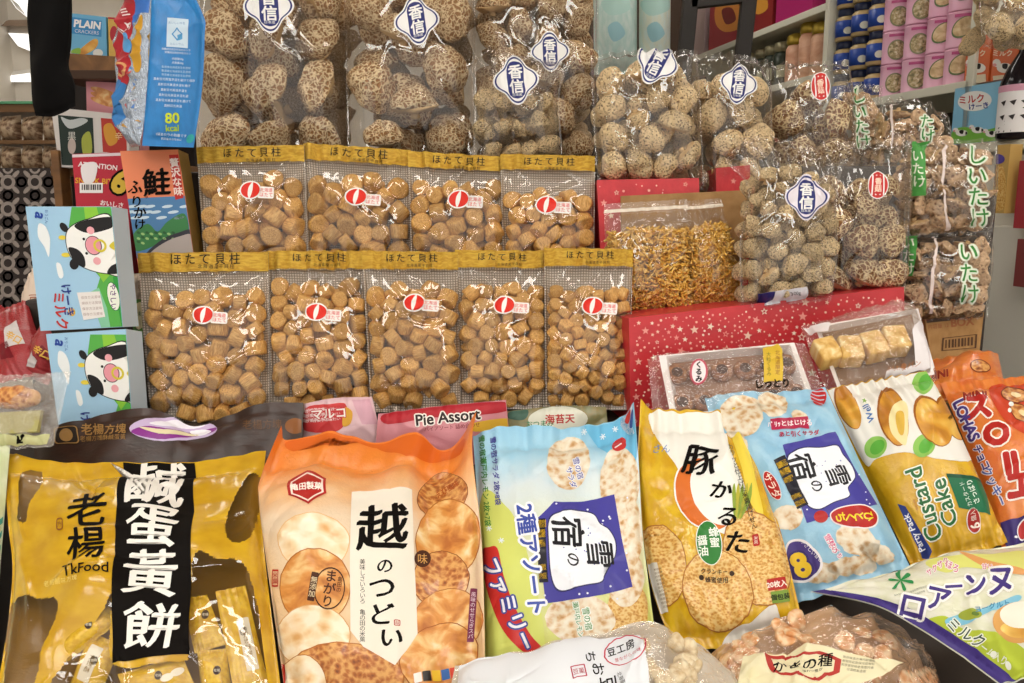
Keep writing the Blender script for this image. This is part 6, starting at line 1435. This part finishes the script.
sbox('gift_box', 'red and gold boxed sweets right of the dark metal frame', 'box', 750, 772, 24, .34, ink('8a2a2a', .4), gift2, group='boxed sweets on the upper shelf', z=Z1)
sbox('gift_box', 'magenta boxed sweets above the gold-lidded jars', 'box', 776, 812, 14, .3, ink('b02a6a', .4), None, group='boxed sweets on the upper shelf', z=Z1)
# orange packets, blue packet, bottle on the right bay
def cowpack(f, x): 
    f.poly(ell(x + 2, 68, 8, 5), K('f0ece4'), 2, ''); f.poly(ell(x - 6, 63, 4, 4), K('f0ece4'), 2.4, ''); f.poly(spline([(x, 64), (x + 5, 64), (x + 4, 69), (x, 68)], 4), K('2a2424'), 3, ''); f.poly(ell(x - 8, 65, 2, 1.6), K('e2a0a0'), 3, ''); f.poly([(x - 10, 76), (x + 10, 74), (x + 10, 84), (x - 10, 86)], K('e4d4b8'), 2, ''); f.text('ミルク', x, 53, 7, K('f4e4c8'), bold=.03, lay=3, part='')
sbox('snack_packet', 'orange milk sweet packet standing atop the blue packet, beside the pink tins', 'packet', 963, 987, 90, .105, foil('de6a34', rough=.3, coat=.4), lambda f: cowpack(f, 976), group='orange milk sweet packets', off=.01, dep=.03, z=Z3 + .135)
sbox('snack_packet', 'orange milk sweet packet standing above the blue packet, nearer the edge', 'packet', 990, 1015, 86, .105, foil('de6a34', rough=.3, coat=.4), lambda f: cowpack(f, 1003), group='orange milk sweet packets', off=.01, dep=.03, z=Z3 + .135)
def blue(f):
    f.poly(ell(975, 101, 17, 10, -6), K('f0f0ec'), 2, ''); f.text('ミルク', 972, 99, 9, K('c0383a'), ang=-6, bold=.03, lay=3, part=''); f.text('けーき', 979, 106, 7, K('2a3c8c'), ang=-6, bold=.03, lay=3, part='')
    f.poly(spline([(953, 131), (965, 127), (985, 130), (1002, 127), (1002, 142), (952, 144)], 4), K('7ab84a'), 2, '')
    for x, y in ((962, 133), (978, 130), (992, 134)):
        f.poly(ell(x, y, 6, 3.2), K('f2f0ea'), 3, ''); f.poly(ell(x - 6, y - 3, 2.6, 2.2), K('f2f0ea'), 3, ''); f.poly(spline([(x - 2, y - 2.6), (x + 2, y - 2.8), (x + 1, y + 1), (x - 2, y)], 4), K('242022'), 4, ''); f.poly(spline([(x + 4, y - 1.5), (x + 6, y), (x + 4, y + 2)], 4), K('242022'), 4, ''); f.poly(ell(x - 7.5, y - 2, 1.2, 1), K('e2a0a0'), 4, '')
sbox('milk_carton', 'blue milk sweet carton under the orange packets on the shelf', 'carton', 951, 1003, 138, .13, foil('8ac6e6', rough=.3, coat=.4), blue, off=.0, dep=.06, z=Z3)
t = Thing('bottle', 'dark bottle with a white handwritten label at the right edge', 'bottle'); q = SP(1021, 134, .03); c = np.array([q[0], q[1], Z3]); r = .05
cyl(t, 'glass', c, [(r * .92, 0), (r, .006), (r, .12), (r * .8, .15), (.02, .185), (.018, .215)], ink('1f1a1e', .12)); cyl(t, 'cap', c + ZV * .205, [(.021, 0), (.021, .022), (.019, .025)], ink('e6e2da', .4))
a = math.atan2(-c[1], -c[0]); cylart(t, 'label', c, r, np.array([(-.075, -.05), (.075, -.05), (.075, .05), (-.075, .05)]), K('ece8e6'), .065, a); cylart(t, 'label', c, r, np.array([(-.075, .036), (.075, .036), (.075, .05), (-.075, .05)]), K('d9a0b4'), .065, a, .0012)
for k in range(6): cylart(t, 'label', c, r, np.array([(-.05 + .022 * (k % 3), .015 - .03 * (k // 3)), (-.036 + .022 * (k % 3), .018 - .03 * (k // 3)), (-.04 + .022 * (k % 3), .006 - .03 * (k // 3))]), K('3a3434'), .065, a, .0014)
t.finish()
def chips(f): f.poly(ell(998, 159, 7, 5), K('5a4a9a'), 2, ''); f.poly(spline([(993, 172), (1004, 168), (1006, 205), (994, 208)], 4), M_CRACK, 2, '')
sbox('snack_packet', 'golden snack packet with a purple mark on the white cabinet front', 'packet', 991, 1004, 213, .145, foil('c9a25a', rough=.3, coat=.5), chips, off=-.04, dep=.03)
sbox('snack_packet', 'red packet fixed to the cream cabinet, upper one', 'packet', 1013, 1040, 228, .14, foil('a8303a', rough=.3, coat=.4), None, off=-.032, dep=.03, group='red packets on the cabinet')
sbox('snack_packet', 'red packet fixed to the cream cabinet, lower one', 'packet', 1013, 1040, 286, .10, foil('8a3a3a', rough=.3, coat=.4), None, off=-.032, dep=.03, group='red packets on the cabinet')
mush_bag('on the shelf at the right edge', [(978, -30), (1050, -30)], [(982, 48), (1050, 46)], (1.80, 1.80, 1.78, 1.78), 'small', 13, 35, 1.8, T=.04, v0=.02, dens=.82)
# ------------------------------------------------------------------ dark frame, teal bags at the back
t = Thing('metal_frame', 'dark metal frame leaning in front of the far shelf', 'frame')
Yf = 2.7; bl = ink('3a3531', .45)
def bar(part, a, b, w):
    p, q = P(a[0], a[1], Yf), P(b[0], b[1], Yf); d = q - p; L = np.linalg.norm(d); d /= L; n = np.cross(d, (0, 1, 0)); R = np.stack([n, d, np.cross(n, d)], 1)
    V, F = bevel_box((0, 0, 0), w, L, .03, .003); t.add(part, V @ R.T + (p + q) / 2, F, bl)
bar('post', (697, -70), (630, 640), .045); bar('post#2', (756, -66), (678, 640), .045); bar('rail', (690, 4), (742, -2), .03); t.finish()
def teal(label, c, seed, col):
    t, s = packet('tote_bag', label, 'bag', [c[0], c[1]], [c[3], c[2]], (2.5, 2.5, 2.5, 2.5), foil(col, rough=.5, coat=.1, col2='cfe0da'), (0, 0, 1), T=.05, seed=seed, nu=30, nv=30, crease=5, group='pale teal bags at the back')
    A = np.array(c); m = A.mean(0); s.poly(spline([(m[0] - 8, 28), (m[0] + 2, 22), (m[0] + 10, 34), (m[0] - 2, 42)], 4), K('9cc8d0'), 2); s.poly(spline([(m[0] - 14, 2), (m[0] + 10, -4), (m[0] + 14, 10), (m[0] - 6, 16)], 4), K('b4d8d0'), 2); t.finish()
teal('pale teal printed bag standing behind the small red box', [(593, -30), (637, -30), (637, 75), (594, 75)], 111, 'b9d6cf')
teal('cream and teal printed bag beside the dark metal frame', [(639, -30), (671, -30), (670, 75), (639, 75)], 112, 'd5dccb')
t = Thing('low_cupboard', 'dark low cupboard that carries the teal bags', 'cupboard'); V, F = bevel_box((.365, 2.62, .915), .36, .30, 1.83, .006); t.add('', V, F, ink('3c3028', .6)); t.finish()
# a dark rack behind them
t = Thing('dark_cupboard', 'dark cupboard standing behind the teal bags', 'cupboard'); V, F = bevel_box((.42, 3.3, 1.2), .42, .35, 2.4, .006); t.add('', V, F, ink('4a3a2e', .6)); t.finish()
# ------------------------------------------------------------------ back left: shelf, boxes, lattice, lit panels
YL = 2.3
def lbox(name, label, cat, c, Y, depth, mat, art=None, group=None, part=''):
    t = Thing(name, label, cat, group); s = carton(t, [c[0], c[1]], [c[3], c[2]], (Y, Y, Y, Y), depth, mat, part=part); s.front(mat, part)
    if art: art(s)
    t.finish(); return s
wood = noisy('brown_wood', [(0.3, '6f4a26'), (0.7, '946636')], scale=9, rough=.5, dist=3)
t = Thing('wall_shelf', 'dark wooden shelf behind the blue milk packet', 'shelf')
V, F = box_vf((0, 0, 0), 1, 1, 1)
def wbox(part, px0, px1, py0, py1, Y, dep, mat):
    a, b = P(px0, py1, Y), P(px1, py0, Y); a[0] = P(px0, py0, Y)[0]; V, F = bevel_box(((a[0] + b[0]) / 2, Y + dep / 2, (a[2] + b[2]) / 2), b[0] - a[0], dep, b[2] - a[2], .002); t.add(part, V, F, mat)
wbox('shelf_board', 50, 160, 70, 79, YL, .3, ink('4a3426', .5)); wbox('back_panel', 62, 190, 76, 400, YL + .3, .02, ink('2a2320', .6)); wbox('side_post', 50, 58, 150, 500, YL - .05, .05, wood); wbox('shelf_board#2', 50, 190, 166, 176, YL, .3, wood); wbox('shelf_board#3', 50, 190, 240, 250, YL, .3, wood)  # back_panel is a dark sheet standing in for the shade under the shelf
t.finish()
lbox('wooden_tray', 'wooden tray on the dark shelf under the biscuit box', 'tray', [(63, 53), (125, 57), (125, 74), (64, 73)], YL + .01, .2, wood)
def plain(s):
    s.poly([(71.5, 17), (102, 21), (101.5, 37), (72, 33.5)], K('3f8ec8'), 2, ''); s.text('PLAIN', 87.5, 24.5, 10.2, K('f2f2f2'), ang=6, bold=.04, lay=3, part=''); s.text('CRACKERS', 87, 32, 5, K('d9dcea'), ang=6, bold=.03, lay=3, part=''); s.poly(spline([(78, 52), (92, 40), (98, 40), (96, 48), (84, 55)], 4), M_CAKE, 2, ''); s.poly(spline([(72, 50), (80, 48), (80, 54), (72, 55)], 4), K('8ab84a'), 2.5, ''); s.poly(ell(98, 53, 5, 4), K('e6e9e4'), 2, '')
lbox('cracker_box', 'blue cracker box reading PLAIN on the wooden tray', 'box', [(70, 13), (106, 17), (107, 58), (71, 53)], YL + .05, .06, K('6fb4dc'), plain)
lbox('cracker_box', 'yellow and red box right of the PLAIN cracker box', 'box', [(108, 17), (140, 19), (140, 60), (109, 58)], YL + .05, .06, K('d9b25a'), lambda s: (s.poly(ell(114, 34, 4, 8), K('b5303a'), 2, ''), s.poly([(108, 17), (140, 19), (140, 21), (108, 19)], K('b5303a'), 2, '')))
def cookiep(s):
    for k in range(3): s.poly(ell(104, 92 + 5 * k, 14, 3.2, 18), M_CRACK2, 2 + k, '')
lbox('cookie_box', 'pink box with a picture of long biscuits under the shelf', 'box', [(86, 81), (140, 84), (140, 166), (88, 164)], YL + .05, .06, K('d9929a'), cookiep)
t = Thing('display_box', 'white display box with two small packets in its windows', 'box')
s = carton(t, [(51, 107), (128, 115)], [(59, 167), (130, 170)], (2.27, 2.27, 2.26, 2.26), .06, K('ddd6d2'), part=''); s.front(K('e2dcd8'), '')
s.poly([(58, 115), (93, 118), (95, 166), (62, 165)], K('23332c'), 2, 'dark_packet'); s.poly(spline([(61, 117), (70, 120), (82, 118), (88, 121), (78, 127), (68, 128)], 4), K('c9cfd0'), 3, 'dark_packet'); s.poly(spline([(82, 138), (90, 132), (92, 152), (84, 156)], 4), K('b0b84a'), 3, 'dark_packet'); s.poly(ell(72, 146, 4, 8), K('c8b8b0'), 3, 'dark_packet'); s.text('黒', 72, 136, 9, K('d8d8d0'), lay=4, part='dark_packet')
s.poly([(101, 118), (126, 120), (127, 154), (103, 152)], K('c23a30'), 2, 'red_packet'); s.poly(spline([(104, 126), (112, 124), (118, 140), (110, 146), (105, 138)], 4), K('e2a03a'), 3, 'red_packet'); s.text('辛', 119, 136, 8, K('f2d8a0'), lay=4, part='red_packet'); t.finish()
# black garment
t = Thing('black_garment', 'black garment hanging in front of the far shelf', 'garment')
s = Surf(t, [(30, -40), (50, -42), (72, -40)], [(36, 116), (54, 116), (76, 106)], [(31, -40), (29, 18), (32, 60), (33, 100), (36, 116)], [(71, -40), (69, 30), (66, 62), (74, 84), (76, 106)], Y=(1.95, 1.95, 1.95, 1.95), T=.04, nu=40, nv=60, m=(0, 0, 0, .02), p=.5, gather=.004, lump=.006, seed=121, part='body', gfreq=3)
bkm = ink('0d0b0b', .9); s.front(bkm); s.back(bkm, .05); q = P(51, -40, 1.95); V, F = tube([q - ZV * .02, (q[0], q[1], 3.0)], .006, 8); t.add('hanging_cord', V, F, bkm); t.finish()
# lattice screen
t = Thing('lattice_screen', 'dark lattice screen with a pale flower pattern at the left', 'screen')
s = carton(t, [(-60, 168), (64, 168)], [(-60, 345), (64, 345)], (2.55, 2.55, 2.55, 2.55), .03, ink('3a3230', .6), part=''); s.front(ink('3a3230', .6), '')
pale = K('a89c94'); 
for i in range(6):
    for j in range(7):
        x, y = -46 + 27 * i + 0, 182 + 27 * j; s.ring(ell(x, y, 7.5, 7.5, 0, 14), .55, pale, 2, ''); 
        for a in (0, 90, 180, 270):
            s.poly(ell(x + 11 * math.cos(math.radians(a + 45)), y + 11 * math.sin(math.radians(a + 45)), 5, 2.2, a + 45, 10), pale, 2, ''); s.ring(ell(x + 13.5 * math.cos(math.radians(a)), y + 13.5 * math.sin(math.radians(a)), 5.5, 5.5, 0, 12), .6, pale, 2, '')
t.finish()
# rows of bagged goods on a far rack, lit panels above
M_BAGS = noisy('bagged_dry_goods', [(0.3, '3f3028'), (0.5, '8a6a50'), (0.68, 'c2aa8c')], scale=110, rough=.5, vor=70)
t = Thing('far_rack', 'far rack with a green glass edge behind the lattice screen', 'rack')
wbox('shelf_board', -80, 66, 104, 112, 3.0, .3, ink('7a5a3c', .5)); wbox('glass_edge', -80, 66, 101, 104, 2.99, .32, ink('5a9a72', .2)); wbox('shelf_board#2', -80, 66, 140, 144, 3.0, .3, ink('7a5a3c', .5)); wbox('shelf_board#3', -80, 66, 170, 174, 3.0, .3, ink('7a5a3c', .5)); wbox('side_panel', 62, 66, 101, 400, 3.0, .3, ink('5a4430', .5)); t.finish()
rs = np.random.RandomState(4)
for row, (y0, y1) in enumerate(((114, 140), (145, 170))):
    for k in range(5):
        x = -40 + 21 * k; c = [(x, y0 + rs.uniform(0, 4)), (x + 19, y0 + rs.uniform(0, 4)), (x + 20, y1), (x, y1)]
        t, s = packet('dry_goods_bag', 'blurred brown bag of dry goods, %s, %s from the dark garment' % (('upper row', 'lower row')[row], ('fifth', 'fourth', 'third', 'second', 'first')[k]), 'bag', [c[0], c[1]], [c[3], c[2]], (3.04,) * 4, M_BAGS, (0, 0, 1), T=.04, seed=130 + k + 7 * row, nu=16, nv=16, crease=3, group='bags of dry goods on the far rack'); t.finish()
def lit(label, c, Y):
    t = Thing('light_box', label, 'light', 'lit panels at the back left'); A = [P(x, y, yy) for (x, y), yy in zip(c, Y)]
    n = np.array([0, .03, .03]); V = np.array(A + [q + n for q in A]); t.add('housing', V + n * .1, [(4, 5, 6, 7), (0, 1, 5, 4), (1, 2, 6, 5), (2, 3, 7, 6), (3, 0, 4, 7)], M_WHITE)
    m, nt, b = nodes_of('lit_panel'); b.inputs['Emission Color'].default_value = (1, .98, .94, 1); b.inputs['Emission Strength'].default_value = 1.2; t.add('diffuser', np.array(A), [(0, 1, 2, 3)], m); t.finish()
lit('slanted lit panel highest at the back left', [(8, -4), (28, -4), (28, 18), (16, 8)], (6.17, 6.17, 6.12, 6.12)); lit('slanted lit panel in the middle at the back left', [(8, 33), (30, 34), (30, 51), (18, 46)], (6.17, 6.17, 6.12, 6.12)); lit('round-ended lit panel just above the far rack', [(8, 76), (30, 73), (31, 82), (10, 82)], (6.16, 6.16, 6.16, 6.16))
t = Thing('canopy_board', 'brownish sloping board crossing the bright back left corner', 'board'); A = [P(-60, 22, 6.17), P(60, 20, 6.17), P(60, 26, 6.1), P(-60, 26, 6.1)]; V = np.array(A + [q + np.array([0, .05, .02]) for q in A]); t.add('', V, [(0, 1, 2, 3), (7, 6, 5, 4), (0, 4, 5, 1), (1, 5, 6, 2), (2, 6, 7, 3), (3, 7, 4, 0)], ink('a08a78', .6)); t.finish()
place_loose()
